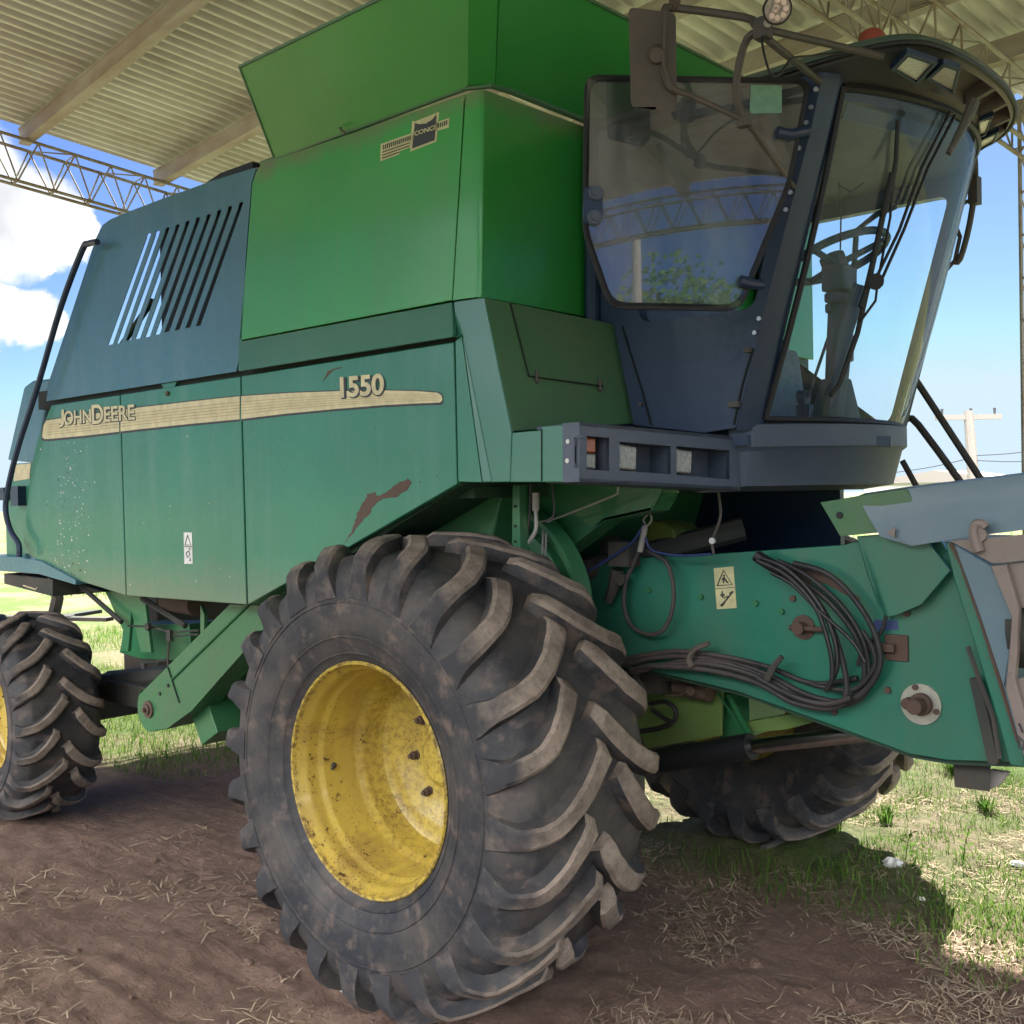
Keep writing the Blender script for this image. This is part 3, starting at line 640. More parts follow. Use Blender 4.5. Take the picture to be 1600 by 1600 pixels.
# ---- light bar : side face, then the face that turns towards the cab
cz=Y(y0,(879,661),(905,659.5),(905,753),(879,753.5))
c_t=cz[1]; c_b=cz[2]
e_t=Y(.97,(1158,683))[0]; e_b=Y(.97,(1157,766))[0]
e_b=V((e_t.x,.97,e_b.z)); c_b=V((c_t.x,c_t.y,c_b.z))
nB=(e_t-c_t).cross(V((0,0,1))).normalized()
if nB.dot(CP-c_t)<0: nB=-nB
def onB(*p,l=0.): return [a+nB*l for a in G(c_t,nB,*p)]
h1=onB((917,681),(952,684),(952,736),(917,733)); h2=onB((968,690),(1048,697),(1048,741),(968,735)); h3=onB((1057,697),(1140,704),(1140,749),(1057,742))
face=onB((905.5,659.5),(1158,683),(1157,766),(905.5,753))
bar=MB(); bar.plate(face,-nB*.02,[h1,h2,h3])
bar.plate(Y(y0,(879,661),(905,659.5),(905,753),(879,753.5)),(0,.02,0),[Y(y0,(897,683),(904,681),(904,732),(897,730))])
# top, bottom and back of the bar plus the pocket walls
bk=-nB*.2
bar.plate([face[0],face[1],face[1]+bk,face[0]+bk+V((-.05,.0,0))],(0,0,-.012)); bar.plate([face[3],face[2],face[2]+bk,face[3]+bk],(0,0,.012))
bar.plate([face[0]+bk,face[1]+bk,face[2]+bk,face[3]+bk],-nB*.01)
for h in (h2,h3):
    for i in range(4):
        a,b=h[i],h[(i+1)%4]; bar.add([a,b,b-nB*.12,a-nB*.12],[(0,1,2,3)])
    bar.add([p-nB*.12 for p in h],[(0,1,2,3)])
for a,b in ((h1[1],h1[2]),(h1[0],h1[1]),(h1[3],h1[2])): bar.add([a,b,b-nB*.1,a-nB*.1],[(0,1,2,3)])
bar.add([p-nB*.1 for p in h1],[(0,1,2,3)])
lbar=P('light_bar','plastic_grey',bar,bevel=.005)
for px,py in ((888,690),(887,720)): P('screw','white',MB().disc(Y(y0,(px,py))[0],(0,-1,0),.008,.004,10),lbar)
P('bar_bracket','plastic_grey',MB().tube(Y(y0-.004,(912,682),(900,684),(897,700),(897,722),(901,731),(916,734)),.003,6),lbar)
def lampblock(px4,par,mat,name,dep=.06,l=-.03):
    q=onB(*px4,l=l); P(name,mat,MB().plate(q,-nB*dep),par,.008)
lampblock([(918,683),(940,684),(940,707),(918,706)],lbar,'amber','turn_signal')
lampblock([(918,707),(940,708),(940,733),(918,731)],lbar,'lens','turn_signal')
q=onB((969,691),(1002,697),(1001,736),(969,733),l=-.02); P('headlight','lens',MB().plate(q,-nB*.08),lbar,.01)
q=onB((1058,699),(1089,704),(1087,741),(1058,739),l=-.02); P('headlight','lens',MB().plate(q,-nB*.08),lbar,.01)

# ---- cab
ZB,ZT=2.13,3.29
def arcpts(xc,bul,y1,y2,z,n=20,ex=0.):
    hw=(y2-y1)/2; Rr=(hw*hw+bul*bul)/(2*bul); cx=xc+bul-Rr; a=math.asin(min(1,hw/Rr)); ym=(y1+y2)/2
    return [V((cx+(Rr+ex)*math.cos(-a+2*a*i/n),ym+(Rr+ex)*math.sin(-a+2*a*i/n),z)) for i in range(n+1)]
WB=arcpts(1.085,.17,1.0,2.2,2.165); WT=arcpts(1.40,.18,1.0,2.2,3.275)
rows=[[a.lerp(b,t_/8)+V((.018*math.sin(PI*t_/8),0,0)) for a,b in zip(WB,WT)] for t_ in range(9)]
ws=P('windshield','glass_front',MB().grid([r[:15] for r in rows]),ang=80)
P('windshield_film','glass_film',MB().grid([r[14:] for r in rows]),ws,ang=80)  # dusty film, paler and bluer with glare put into its colour
# seals round the windshield
P('windshield_seal','black',MB().tube([r[0]+V((.004,-.004,0)) for r in rows],.012,6).tube([p+V((.003,0,0)) for p in rows[0]],.012,6).tube([p+V((.003,0,0)) for p in rows[-1]],.014,6),ws)
# side frame with window opening
cf=MB(); s_out=Y(.9,(905,214),(1100,160),(1286,112),(1268,200),(1190,500),(1150,668),(1100,676),(990,664),(960,506),(915,500))
s_hole=rounded(Y(.9,(962,205),(1243,150),(1178,482),(1000,505)),.05)
cf.plate(s_out,(0,.05,0),[s_hole])
# front corner pillar near side
pl=[on(1286,112,'y',.9),on(1268,200,'y',.9),on(1190,500,'y',.9),on(1150,672,'y',.9)]
zz=[p.z for p in pl]
def wsl(z): 
    t_=(z-2.165)/(3.275-2.165); return WB[0].lerp(WT[0],t_)+V((0,-.002,0))
cf.grid([[pl[i],wsl(pl[i].z).lerp(pl[i],.45)+V((.015,0,0)),wsl(pl[i].z)] for i in range(4)])
# mirrored far side and far pillar
far=[V((p.x,3.2-p.y,p.z)) for p in s_out]
fh=rounded([V((.36,2.3,2.2)),V((1.02,2.3,2.2)),V((1.30,2.3,3.17)),V((.36,2.3,3.17))],.05)
cf2=MB(); cf2.plate(far,(0,-.05,0),[fh])
cf2.grid([[V((pl[i].x,2.3,pl[i].z)),V((wsl(pl[i].z).x+.01,2.25,pl[i].z)),V((wsl(pl[i].z).x,2.2,pl[i].z))] for i in range(4)])
cab=P('cab','cab_black',cf,bevel=.003); P('side_frame','cab_black',cf2,cab,bevel=.003)
mb=MB(); mb.bb((.40,.9,2.12),(.43,2.3,2.75)); mb.bb((.40,.9,3.2),(.43,2.3,3.34)); mb.bb((.40,.9,2.7),(.44,1.0,3.3)); mb.bb((.40,2.2,2.7),(.44,2.3,3.3))
P('cab_rear_wall','cab_black',mb,cab)
mb=MB(); mb.plate([V((.42,.93,0)),V((1.05,.93,0)),V((1.3,1.6,0)),V((1.05,2.27,0)),V((.42,2.27,0))],(0,0,.04)); 
for i,v in enumerate(mb.v): mb.v[i]=(v[0],v[1],v[2]+2.07)
P('cab_floor','cab_black',mb,cab)
mb=MB(); mb.plate([V((.42,.93,3.24))]+[V((p.x-.03,p.y,3.24)) for p in WT]+[V((.42,2.27,3.24))],(0,0,.03)); P('headliner','visor_grey',mb,cab)
# frame details
for px,py in ((1276,140),(1268,168),(1261,192),(1250,232),(1236,301),(1229,328),(1187,498),(1180,520)):
    P('cab_bolt','bolt',MB().disc(Y(.897,(px,py))[0],(0,-1,0),.008,.008,10),cab)
P('cab_seam','seam',MB().tube(Y(.896,(1176,545),(1160,600),(1146,664)),.004,5),cab); P('cab_seam','seam',MB().tube(Y(.896,(972,510),(1003,610),(1017,664)),.004,5),cab)
P('cab_catch','tube_grey',MB().disc(Y(.895,(1002,632))[0],(0,-1,0),.008,.01,10),cab); P('cab_catch','tube_grey',MB().box(Y(.885,(1168,547))[0],(.012,.01,.008)),cab); P('cab_catch','tube_grey',MB().box(Y(.885,(1147,632))[0],(.02,.01,.01)),cab)
# opened side window
dh_t=on(1268,122,'y',.885); rear_d=3.53
dz=D(rear_d,(915,117))[0]; hp=V((dh_t.x,.885,0)); rp_=V((dz.x,dz.y,0)); nD=(rp_-hp).cross(V((0,0,1))).normalized()
if nD.dot(CP-hp)<0: nD=-nD
tiltD=V((0,0,0))
def onD(*p,l=0.): return [a+nD*l for a in G(hp,nD,*p)]
outer=rounded(onD((914,116),(1268,122),(1236,290),(1158,486),(952,482),(911,362)),.05)
inner=rounded(onD((922,127),(1259,131),(1229,285),(1151,476),(958,472),(919,360)),.045)
sw=P('side_window','glass_side',MB().plate(onD((918,121),(1263,127),(1232,288),(1154,481),(955,477),(915,361)),-nD*.004),cab)
P('window_seal','black',MB().plate(outer,-nD*.014,[inner]),sw,.003)
P('window_latch','cab_black',MB().plate([a+nD*.006 for a in rounded(onD((912,292),(938,292),(941,308),(941,338),(934,350),(911,350)),.02)],-nD*.02),sw,.003)
for px,py in ((930,303),(928,341)): 
    c=onD((px,py),l=.008)[0]; P('knob','plastic_grey',MB().disc(c,nD,.026,.012,20,.022).disc(c+nD*.012,nD,.014,.008,16),sw)
for pts in ([(1212,208),(1232,212),(1262,206)],[(1154,440),(1175,445),(1190,446)]):
    q=onD(*pts,l=.012); P('window_hinge','cab_black',MB().tube(q,[.02,.016],10),sw)
P('paper_notice','mint',MB().plate(onD((1173,133),(1221,134),(1221,177),(1171,178),l=.003),-nD*.002),sw,label='pale green card stuck in the upper corner of the side window')
# bumper skirt below the windshield
B0=arcpts(1.03,.2,.965,2.235,2.175); B1=arcpts(1.05,.205,.96,2.24,2.165,ex=.02); B2=arcpts(1.05,.205,.96,2.24,2.085,ex=.02); B3=arcpts(1.05,.205,.96,2.24,2.07,ex=.0); B4=arcpts(1.02,.19,.965,2.235,1.925); B5=arcpts(.9,.15,.97,2.23,1.905)
def fixz(rowm,dz0,dz1):
    n=len(rowm)-1; return [p+V((0,0,dz0+(dz1-dz0)*i/n)) for i,p in enumerate(rowm)]
rws=[fixz(B0,-.02,0),fixz(B1,-.02,-.0),fixz(B2,-.02,0),fixz(B3,-.02,0),B4,B5]
sk=P('cab_skirt','plastic_grey',MB().grid(rws),cab,ang=40)
mb=MB(); mb.grid([[r[0] for r in rws],[r[0]+V((-.1,0,0)) for r in rws]]); P('skirt_end','plastic_grey',mb,sk)
# interior
sc1=on(1307,402,'y',1.55)
tilt=Matrix.Rotation(R(-20),3,'Y')
st=MB(); n=36
ring=[sc1+tilt@V((.2*math.cos(2*PI*i/n),.2*math.sin(2*PI*i/n),0)) for i in range(n+1)]
st.tube(ring,.016,8,cap=False)
for a in (30,150,270): st.tube([sc1+V((0,0,-.03)),sc1+tilt@V((.2*math.cos(R(a)),.2*math.sin(R(a)),0))],.013,6)
st.disc(sc1+V((0,0,-.05)),tilt@V((0,0,1)),.05,.06,16)
P('steering_wheel','interior',st,cab)
mb=MB(); a=sc1+V((0,0,-.04)); b=on(1305,640,'y',1.6)
mb.box(a+V((.01,0,-.05)),(.05,.06,.05)); mb.box(a+V((.02,.0,-.13)),(.035,.09,.02)); mb.tube([a+V((.01,0,-.1)),lerp(a,b,.8)],.042,12); mb.box(lerp(a,b,.45)+V((.02,0,0)),(.03,.06,.12)); mb.tube([lerp(a,b,.78),b+V((0,0,-.04))],[.06,.10],12); mb.box(lerp(a,b,.3)+V((0,-.07,0)),(.012,.012,.02)); P('steering_column','interior',mb,cab,.01)
seat=MB(); c=on(1213,600,'y',1.6); 
seat.box(c+V((-.02,0,-.06)),(.05,.22,.22),Matrix.Rotation(R(-8),3,'Y')).box(c+V((-.05,0,.12)),(.045,.16,.06)).box(c+V((-.07,0,.24)),(.04,.11,.05)).box(c+V((.14,0,-.22)),(.18,.22,.05))
P('seat','cloth_grey',seat,cab,.03)
lv=MB(); a,b,c_=Y(1.75,(1232,622),(1262,622),(1300,510)); lv.tube([a,b],.035,10).tube([b,c_],.008,6).box(b+V((0,0,-.15)),(.03,.05,.12)); P('control_lever','cab_black',lv,cab,.006)
P('side_console','cab_black',MB().bb((.5,1.0,2.1),(1.0,1.2,2.34)),cab,.02)
P('cable','black',MB().tube(Y(1.3,(1312,285),(1314,340),(1313,390)),.003,5).tube(Y(1.3,(1312,290),(1330,300),(1350,285)),.003,5),cab)
P('door_frame','cab_black',MB().tube(Y(2.24,(1330,500),(1338,360),(1370,335),(1400,322)),.014,8),cab)
P('interior_pole','interior',MB().tube(Y(1.5,(1345,445),(1318,520),(1303,650)),[.03,.045],8),cab)
# wipers
def onWS(px,py,l=.02):
    # point on the windshield surface hit by the pixel (search on rows)
    d=ray(px,py).normalized(); best=None
    for i in range(8):
        for j in range(20):
            for tri in ((rows[i][j],rows[i][j+1],rows[i+1][j+1]),(rows[i][j],rows[i+1][j+1],rows[i+1][j])):
                n_=(tri[1]-tri[0]).cross(tri[2]-tri[0]); q=d.dot(n_)
                if abs(q)<1e-9: continue
                t_=(tri[0]-CP).dot(n_)/q; p=CP+d*t_
                ok=all(((tri[(k+1)%3]-tri[k]).cross(p-tri[k])).dot(n_)>=-1e-7 for k in range(3))
                if ok and (best is None or t_<best[0]): best=(t_,p)
    if best is None: return on(px,py,'y',1.8)
    return best[1]-d*l
wp=MB(); wp.tube([onWS(*p,l=.03) for p in ((1403,188),(1400,250),(1392,300),(1376,350),(1366,400),(1352,460),(1345,480))],[.008,.012],8)
P('wiper','black',wp,ws)
P('wiper','black',MB().tube([onWS(*p,l=.025) for p in ((1395,270),(1383,320),(1362,420),(1340,520),(1312,600),(1298,618))],[.012,.009],8),ws)
P('wiper','black',MB().tube([onWS(*p,l=.05) for p in ((1484,175),(1440,262),(1405,360),(1372,428))],.006,6).tube([onWS(*p,l=.05) for p in ((1492,180),(1450,262),(1412,360),(1378,436))],.006,6).tube([onWS(*p,l=.04) for p in ((1393,300),(1391,340),(1372,436),(1368,470),(1340,508))],.005,6).disc(onWS(1368,440,.05),-ray(1368,440),.03,.03,10),ws)
P('wiper_motor','visor_grey',MB().tube([D(3.75,(1521,160))[0],D(3.72,(1506,195))[0],D(3.7,(1482,240))[0]],[.022,.010],8),cab)
# small plate behind the glass top and paper sticker edges
P('sun_blind','cab_black',MB().plate([V((WT[1].x-.03,WT[1].y,3.27)),V((WT[10].x-.03,WT[10].y,3.27)),V((WT[10].x-.06,WT[10].y,3.19)),V((WT[1].x-.06,WT[1].y,3.19))],(-.005,0,0)),cab)
# cab roof with visor
out=[V((.36,.9,0)),V((1.2,.9,0)),V((1.48,.905,0)),V((1.60,.93,0)),V((1.67,.985,0)),V((1.71,1.09,0)),V((1.735,1.25,0)),V((1.745,1.42,0)),V((1.75,1.6,0))]
out=out[:-1]+[V(q+(0,)) for q in ((1.742,1.6),(1.725,1.74),(1.695,1.88),(1.64,2.02),(1.56,2.15),(1.45,2.25),(1.3,2.30),(1.1,2.32),(.36,2.32))]
out=catmull(out,3)
def ring_(off,z,sx=0.):
    cxy=V((.95,1.6,0)); o=[]
    for p in out:
        d=(p-cxy); L_=d.length; o.append(V((p.x,p.y,z))-V((d.x,d.y,0))/L_*off)
    return o
rz=3.345
cap=MB(); rr_=[ring_(.012,rz),ring_(.0,rz+.010),ring_(.004,rz+.026),ring_(.03,rz+.040),ring_(.16,rz+.046),ring_(.4,rz+.05),ring_(.62,rz+.05)]
cap.grid(rr_); b0=len(cap.v); cap.add(rr_[-1],[tuple(range(len(out)))]) 
roof=P('cab_roof','roof_cap',cap,ang=50)
P('roof_seal','black',MB().tube(ring_(.004,rz),.009,6),roof)
# underside: lip, recess ring, inner ring at windshield head
lip=MB(); under_o=ring_(.012,rz-.004); 
inner_r=[]
for p in out:
    q=V((min(p.x,10),p.y,0)); 
    # inner line follows the windshield head
    yy=min(max(q.y,.97),2.23); 
    if q.x<1.36: inner_r.append(V((q.x,.97 if q.y<1.6 else 2.23,3.30)))
    else:
        hw=.63; bul=.19; Rr=(hw*hw+bul*bul)/(2*bul); xx=1.40+bul-Rr+math.sqrt(max(0,Rr*Rr-(yy-1.6)**2)); 
        inner_r.append(V((max(1.37,xx),1.6+(q.y-1.6)*.86,3.285)))
mid1=[a.lerp(b,.10)+V((0,0,-.006)) for a,b in zip(under_o,inner_r)]
vis=MB(); vis.grid([under_o,mid1]); vis.grid([[a.lerp(b,.80) for a,b in zip(under_o,inner_r)],inner_r])
n=len(out)
m1=mid1; m2=[a.lerp(b,.80) for a,b in zip(under_o,inner_r)]
# pockets in the visor between ribs
idx=[i for i in range(n) if out[i].x>1.5]; idx=idx[int(len(idx)*.36):int(len(idx)*.93)]
i0,i1=idx[0],idx[-1]
vis.grid([m1[:i0+1],m2[:i0+1]]); vis.grid([m1[i1:],m2[i1:]])
vis.grid([[p+V((0,0,.055)) for p in m1[i0:i1+1]],[p+V((0,0,.045)) for p in m2[i0:i1+1]]])
vis.grid([m1[i0:i1+1],[p+V((0,0,.055)) for p in m1[i0:i1+1]]]); vis.grid([m2[i0:i1+1],[p+V((0,0,.045)) for p in m2[i0:i1+1]]])
visor=P('visor','visor_grey',vis,roof,ang=30)
ribs=[i0+round((i1-i0)*t_) for t_ in (.0,.30,.56,.80,1.)]
for i in ribs:
    a,b=m1[i],m2[i]; d=(b-a).normalized(); s_=V((-d.y,d.x,0))*.014
    P('visor_rib','visor_grey',MB().plate([a-s_,a+s_,b+s_,b-s_],(0,0,.05)),visor,.003)
for q_ in ([(1419,88),(1457,101),(1432,128),(1399,109)],[(1475,104),(1496,111),(1488,143),(1453,124)],[(1531,192),(1549,185),(1539,210),(1528,214)],[(1531,222),(1557,209),(1552,222),(1527,238)]):
    cx_=sum(a for a,b in q_)/4; cy_=sum(b for a,b in q_)/4
    big_=[(cx_+(a-cx_)*1.28,cy_+(b-cy_)*1.28) for a,b in q_]
    bz=P('lamp_bezel','cab_black',MB().plate(Z(3.283,*big_),(0,0,.02),[Z(3.283,*q_)]),visor,.002)
    P('roof_lamp','roof_lens',MB().plate(Z(3.288,*q_),(0,0,.03)),visor,.004)
# rotating beacon
bc=on(1362,72,'y',1.35); c=V((bc.x,bc.y,bc.z-.045)); P('beacon','red_lens',MB().tube([c,c+V((0,0,.075))],[.055,.048],20).sphere(c+V((0,0,.075)),.048,20,.7,0.),roof)
# mirror, arms, work lamp
dj=3.25
J=D(dj,(1192,45))[0]; R1=Y(.9,(1378,88))[0]; R2=Y(.89,(1280,127))[0]; pil=Y(.885,(1240,292))[0]
mt=D(3.42,(1050,12))[0]
am=MB(); am.tube([D(3.4,(1040,16))[0],mt,D(3.33,(1162,27))[0],D(3.28,(1180,38))[0],J],.013,8,3)
am.tube([J,D(3.3,(1168,60))[0],D(3.33,(1155,100))[0],D(3.37,(1150,150))[0],D(3.4,(1165,187))[0]],.012,8,3)
am.tube([J,R1],.012,8).tube([J+V((0,0,-.02)),R2],.012,8)
lowj=D(3.40,(1163,188))[0]
am.tube([D(3.42,(1040,60))[0],D(3.40,(1036,110))[0],D(3.38,(1050,138))[0],D(3.4,(1080,150))[0],lowj],.010,8,3).tube([lowj,D(3.43,(1178,205))[0],pil],.009,8)
am.box(lowj,(.02,.015,.02)).box(J,(.022,.02,.03))
arm=P('mirror_arm','tube_grey',am,cab)
mq=rounded(D(3.40,(982,11),(1056,20),(1058,176),(986,168)),.02,5)
mdir=(CP-mq[0]).normalized()
mir=MB(); mir.plate(mq,-mdir*.035); mc=D(3.40,(1026,86))[0]; mir.disc(mc,mdir,.032,.03,18,.022)
mir.tube(D(3.375,(1040,18),(1038,60),(1037,100),(1050,140)),.006,6)
P('mirror','tube_grey',mir,cab,.006)
P('mirror_clamp','rusty',MB().box(mt+V((.01,0,.02)),(.015,.01,.03)),arm)
lc=D(3.18,(1213,14))[0]; ld=(CP-lc).normalized(); ld=(ld+V((.25,.1,-.05))).normalized()
wl=P('work_lamp','black',MB().tube([lc-ld*.05,lc-ld*.02,lc,lc+ld*.012],[.03,.044],24),cab)
P('lamp_face','lens',MB().disc(lc+ld*.012,ld,.038,.002,24),wl)
for i in range(8):
    a=2*PI*i/8; s1=ld.orthogonal().normalized(); s2=ld.cross(s1); rr1=.024 if i<6 else .006
    P('led','led',MB().disc(lc+ld*.014+(s1*math.cos(a)+s2*math.sin(a))*rr1,ld,.0085,.003,12),wl)
P('lamp_bracket','steel',MB().tube([J+V((0,0,.01)),lc-ld*.02],.008,8).disc(D(3.2,(1199,36))[0],ld,.012,.01,12),wl)
P('lamp_cable','black',MB().tube([J+V((.0,-.01,-.01)),D(3.22,(1193,80))[0],D(3.22,(1204,115))[0],D(3.25,(1218,116))[0],D(3.3,(1237,92))[0],D(3.4,(1262,88))[0],D(3.5,(1330,80))[0]],.004,6,4),wl)
# far mirror frame and far handrails
P('mirror_arm','tube_grey',MB().tube(Y(2.45,(1520,215),(1524,280),(1515,350),(1500,405),(1490,408)),.014,8,3).tube(Y(2.45,(1490,345),(1500,370),(1492,407),(1476,425)),.01,8).box(Y(2.45,(1523,298))[0],(.02,.03,.06)).tube(Y(2.45,(1494,325),(1516,312)),.008,6),cab)
P('handrail','tube_grey',MB().tube(Y(2.6,(1418,575),(1435,600),(1532,748),(1560,792)),.017,8).tube(Y(2.6,(1405,655),(1420,654),(1435,664),(1500,752),(1520,782)),.017,8,2).tube(Y(2.6,(1410,720),(1432,760),(1440,775)),.015,8),cab)

# ---- feeder house
fy=1.1
fo=Y(fy,(870,893),(985,872),(1110,866),(1320,851),(1350,842),(1470,846),(1510,905),(1600,1192),(1480,1188),(1420,1178),(1290,1130),(1150,1080),(1000,1044),(900,1040))
fe=P('feeder_house','green_feeder',MB().plate(fo,(0,.03,0)),bevel=.004)
mb=MB(); mb.plate([p+V((0,.03,-.02)) for p in fo],(0,.95,0)); P('feeder_body','green_dark',mb,fe)
# folded lower flange line and bolts
for px,py in ((1015,922),(1096,932),(1182,942),(1183,1042),(1388,1078),(1305,1112),(1418,958),(1222,955),(1240,935)):
    P('bolt','green_frame' if px<1230 else 'rusty',MB().disc(Y(fy,(px,py))[0],(0,-1,0),.012,.012,6),fe)
P('hub_disc','chrome_disc',MB().disc(Y(fy,(1440,1100))[0],(0,-1,0),.069,.008,36),fe)
c=Y(fy-.008,(1440,1100))[0]; P('shaft_end','rusty',MB().disc(c,(0,-1,0),.038,.02,20).disc(c+V((0,-.02,0)),(0,-1,0),.026,.05,16).disc(c+V((-.04,0,0)),(0,-1,0),.02,.03,14).disc(c+V((-.02,0,.055)),(0,-1,0),.01,.008,10).disc(c+V((.05,0,-.02)),(0,-1,0),.01,.008,10),fe)
# tensioner bolts
c=Y(fy,(1256,980))[0]; P('tensioner','rusty',MB().disc(c,(0,-1,0),.045,.006,24).disc(c,(0,-1,0),.022,.05,12).tube([c+V((-.04,-.03,0)),c+V((.09,-.03,0))],.01,8),fe)
c=Y(fy,(1402,1012))[0]; P('tensioner','rusty',MB().box(c,(.04,.01,.045)).box(c+V((-.06,-.02,0)),(.06,.012,.014)),fe,.003)
P('paint_patch','blue_hose',MB().plate(Y(fy-.002,(1366,968),(1402,970),(1404,984),(1364,986)),(0,.001,0)),fe)
P('scratch','rusty',MB().plate(Y(fy-.0015,(1198,888),(1260,885),(1290,900),(1345,935),(1340,940),(1290,912),(1225,905)),(0,.001,0)),fe)
# small hex holes
for px,py in ((1222,955),(1417,958)): P('bolt_hole','black',MB().disc(Y(fy-.001,(px,py))[0],(0,-1,0),.007,.002,10),fe)
# warning sticker
def sticker(quad,par,name='warning_sticker'):
    bl,br,tr,tl_=quad; o=P(name,'sticker',MB().plate([bl,br,tr,tl_],(0,.001,0)),par)
    L=lambda a,b:lerp(lerp(bl,br,a),lerp(tl_,tr,a),b)+V((0,-.0015,0))
    def wr(P_): return [L(*p) for p in P_]
    s_=MB(); w1=(br-bl).length*.016
    def ln(*p,k=1.): s_.tube(wr(p),w1*k,4)
    ln((.12,.57),(.88,.57),(.5,.93),(.12,.57),k=1.6); ln((.02,.5),(.98,.5))
    ln((.38,.70),(.5,.76),(.62,.64),(.7,.62),k=2.2); ln((.5,.76),(.45,.62),k=2); ln((.45,.80),(.55,.80),k=2.5)
    ln((.35,.43),(.35,.30),k=2.2); ln((.25,.36),(.35,.28),(.45,.36),k=2); ln((.35,.12),(.85,.38),k=2.2); ln((.25,.08),(.4,.14),k=4); ln((.72,.36),(.9,.40),k=3); ln((.40,.26),(.6,.30),(.55,.22),k=2)
    P('pictogram','decal_dark',s_,o)
sticker(Y(fy-.002,(1120,952),(1151,950),(1146,885),(1115,888)),fe)
q=Y(y0-.002,(288,881),(301,881),(300,832),(287,832)); stk=P('warning_sticker','white',MB().plate(q,(0,.001,0)),p2)
L_=lambda a,b:lerp(lerp(q[0],q[1],a),lerp(q[3],q[2],a),b)+V((0,-.0015,0))
sm=MB(); 
for pp in ([(.15,.6),(.85,.6),(.5,.92),(.15,.6)],[(.02,.55),(.98,.55)],[(.3,.35),(.6,.42),(.75,.3),(.4,.2),(.3,.35)],[(.65,.5),(.8,.45)],[(.6,.12),(.8,.1),(.7,.2)]): sm.tube([L_(*a) for a in pp],.0022,4)
P('pictogram','rusty',sm,stk)
# green sheet pieces at feeder top
P('sheet_gusset','green_feeder',MB().plate(Y(fy-.05,(1338,838),(1385,834),(1452,850),(1485,892),(1440,945),(1400,962),(1386,964),(1372,945)),(0,.01,0)),fe,.003)
mb=MB(); a=Y(fy-.06,(1338,838),(1372,945),(1386,966),(1360,900)); mb.add([a[0],a[1],a[2],a[3]+V((0,-.02,0))],[(0,1,3),(1,2,3)]); P('sheet_fold','green_feeder',mb,fe)
# top shields; the grey one is green paint with glare in its colour
sh=[(1281,785),(1350,772),(1420,763),(1600,738),(1600,822),(1500,838),(1425,852),(1398,838),(1398,823),(1312,838)]
mb=MB(); mb.plate(Y(1.02,(1281,785),(1350,773),(1416,764),(1425,780),(1437,826),(1312,838)),(0,.01,0)); P('shield_plate','green_front',mb,fe,.003)
mb=MB(); a=Y(1.03,(1340,775),(1416,764),(1575,745),(1600,742),(1640,738)); b=Y(1.0,(1375,838),(1425,853),(1520,838),(1600,828),(1640,824))
mb.grid([[p+V((0,.5,.02)) for p in a],[p+V((0,.06,.01)) for p in a],a,[lerp(p,q_,.5)+V((0,-.006,0)) for p,q_ in zip(a,b)],b]); P('shield_plate','green_glared',mb,fe,ang=20)
P('shield_hole','black',MB().disc(Y(1.018,(1312,805))[0],(0,-1,0),.012,.004,12),fe)
c=Y(.97,(1530,835))[0]; P('shield_hook','dusty_metal',MB().tube(Y(.96,(1530,862),(1522,838),(1524,820),(1534,818),(1540,824)),[.018,.012],8,3).disc(c,(0,-1,0),.025,.012,14),fe)
P('plastic_cover','dusty_metal',MB().plate(Y(.985,(1385,833),(1398,823),(1398,840),(1423,852)),(0,.004,0)),fe)
# front face frame: green channel and dusty header adapter plates
P('face_frame','green_feeder',MB().plate(Y(1.02,(1476,846),(1496,850),(1530,940),(1578,1080),(1600,1150),(1600,1200),(1578,1196),(1560,1130),(1520,1000),(1490,905)),(0,.04,0)),fe,.006)
P('face_edge','rusty',MB().tube(Y(1.0,(1485,848),(1502,880),(1535,975),(1566,1075),(1592,1160)),.008,6),fe)
P('face_plate','green_glared',MB().plate(Y(.99,(1490,850),(1548,885),(1560,905),(1585,965),(1572,1075),(1600,1150),(1592,1160),(1566,1068),(1530,960)),(0,.02,0)),fe,.004)
P('adapter_top','dusty_metal',MB().plate(Y(.97,(1484,845),(1530,842),(1600,835),(1640,832),(1640,872),(1600,876),(1565,880),(1550,880)),(0,.02,0)),fe,.004)
P('adapter_side','dusty_metal',MB().plate(Y(.96,(1548,884),(1572,882),(1592,950),(1590,1010),(1586,1060),(1600,1110),(1640,1200),(1604,1200),(1571,1076),(1577,1010),(1580,962)),(0,.03,0)),fe,.004)
P('adapter_face','dusty_metal',MB().plate(Y(.99,(1572,880),(1660,872),(1660,945),(1594,950)),(0,.02,0)),fe)
P('adapter_roller','machinery',MB().tube(Y(1.1,(1590,985),(1660,985)),.12,16),fe)
P('adapter_face','dusty_metal',MB().plate(Y(.98,(1588,1062),(1660,1040),(1660,1200),(1606,1150)),(0,.02,0)),fe)
P('scrawl','decal_dark',MB().tube(Y(.955,(1590,1150),(1600,1160),(1598,1172),(1592,1168),(1590,1156)),.003,5).tube(Y(.955,(1592,1130),(1598,1145)),.003,5),fe)
# sliding rail channels near the lower front
P('rail','machinery',MB().plate(Y(1.06,(1514,1060),(1530,1058),(1560,1190),(1556,1196),(1543,1192)),(0,.02,0)),fe,.003)
P('rail','tube_grey',MB().tube(Y(1.05,(1512,1010),(1526,1050),(1552,1120),(1562,1185)),.008,6),fe)
# hanging plate and serrated step
P('hanging_plate','machinery',MB().plate(Y(1.2,(1487,1175),(1548,1180),(1546,1237),(1491,1230)),(0,.01,0)),fe,.004)
P('step','steel',MB().plate(Y(1.25,(1546,1203),(1576,1208),(1560,1228),(1546,1234)),(0,.03,0)),fe,.002)
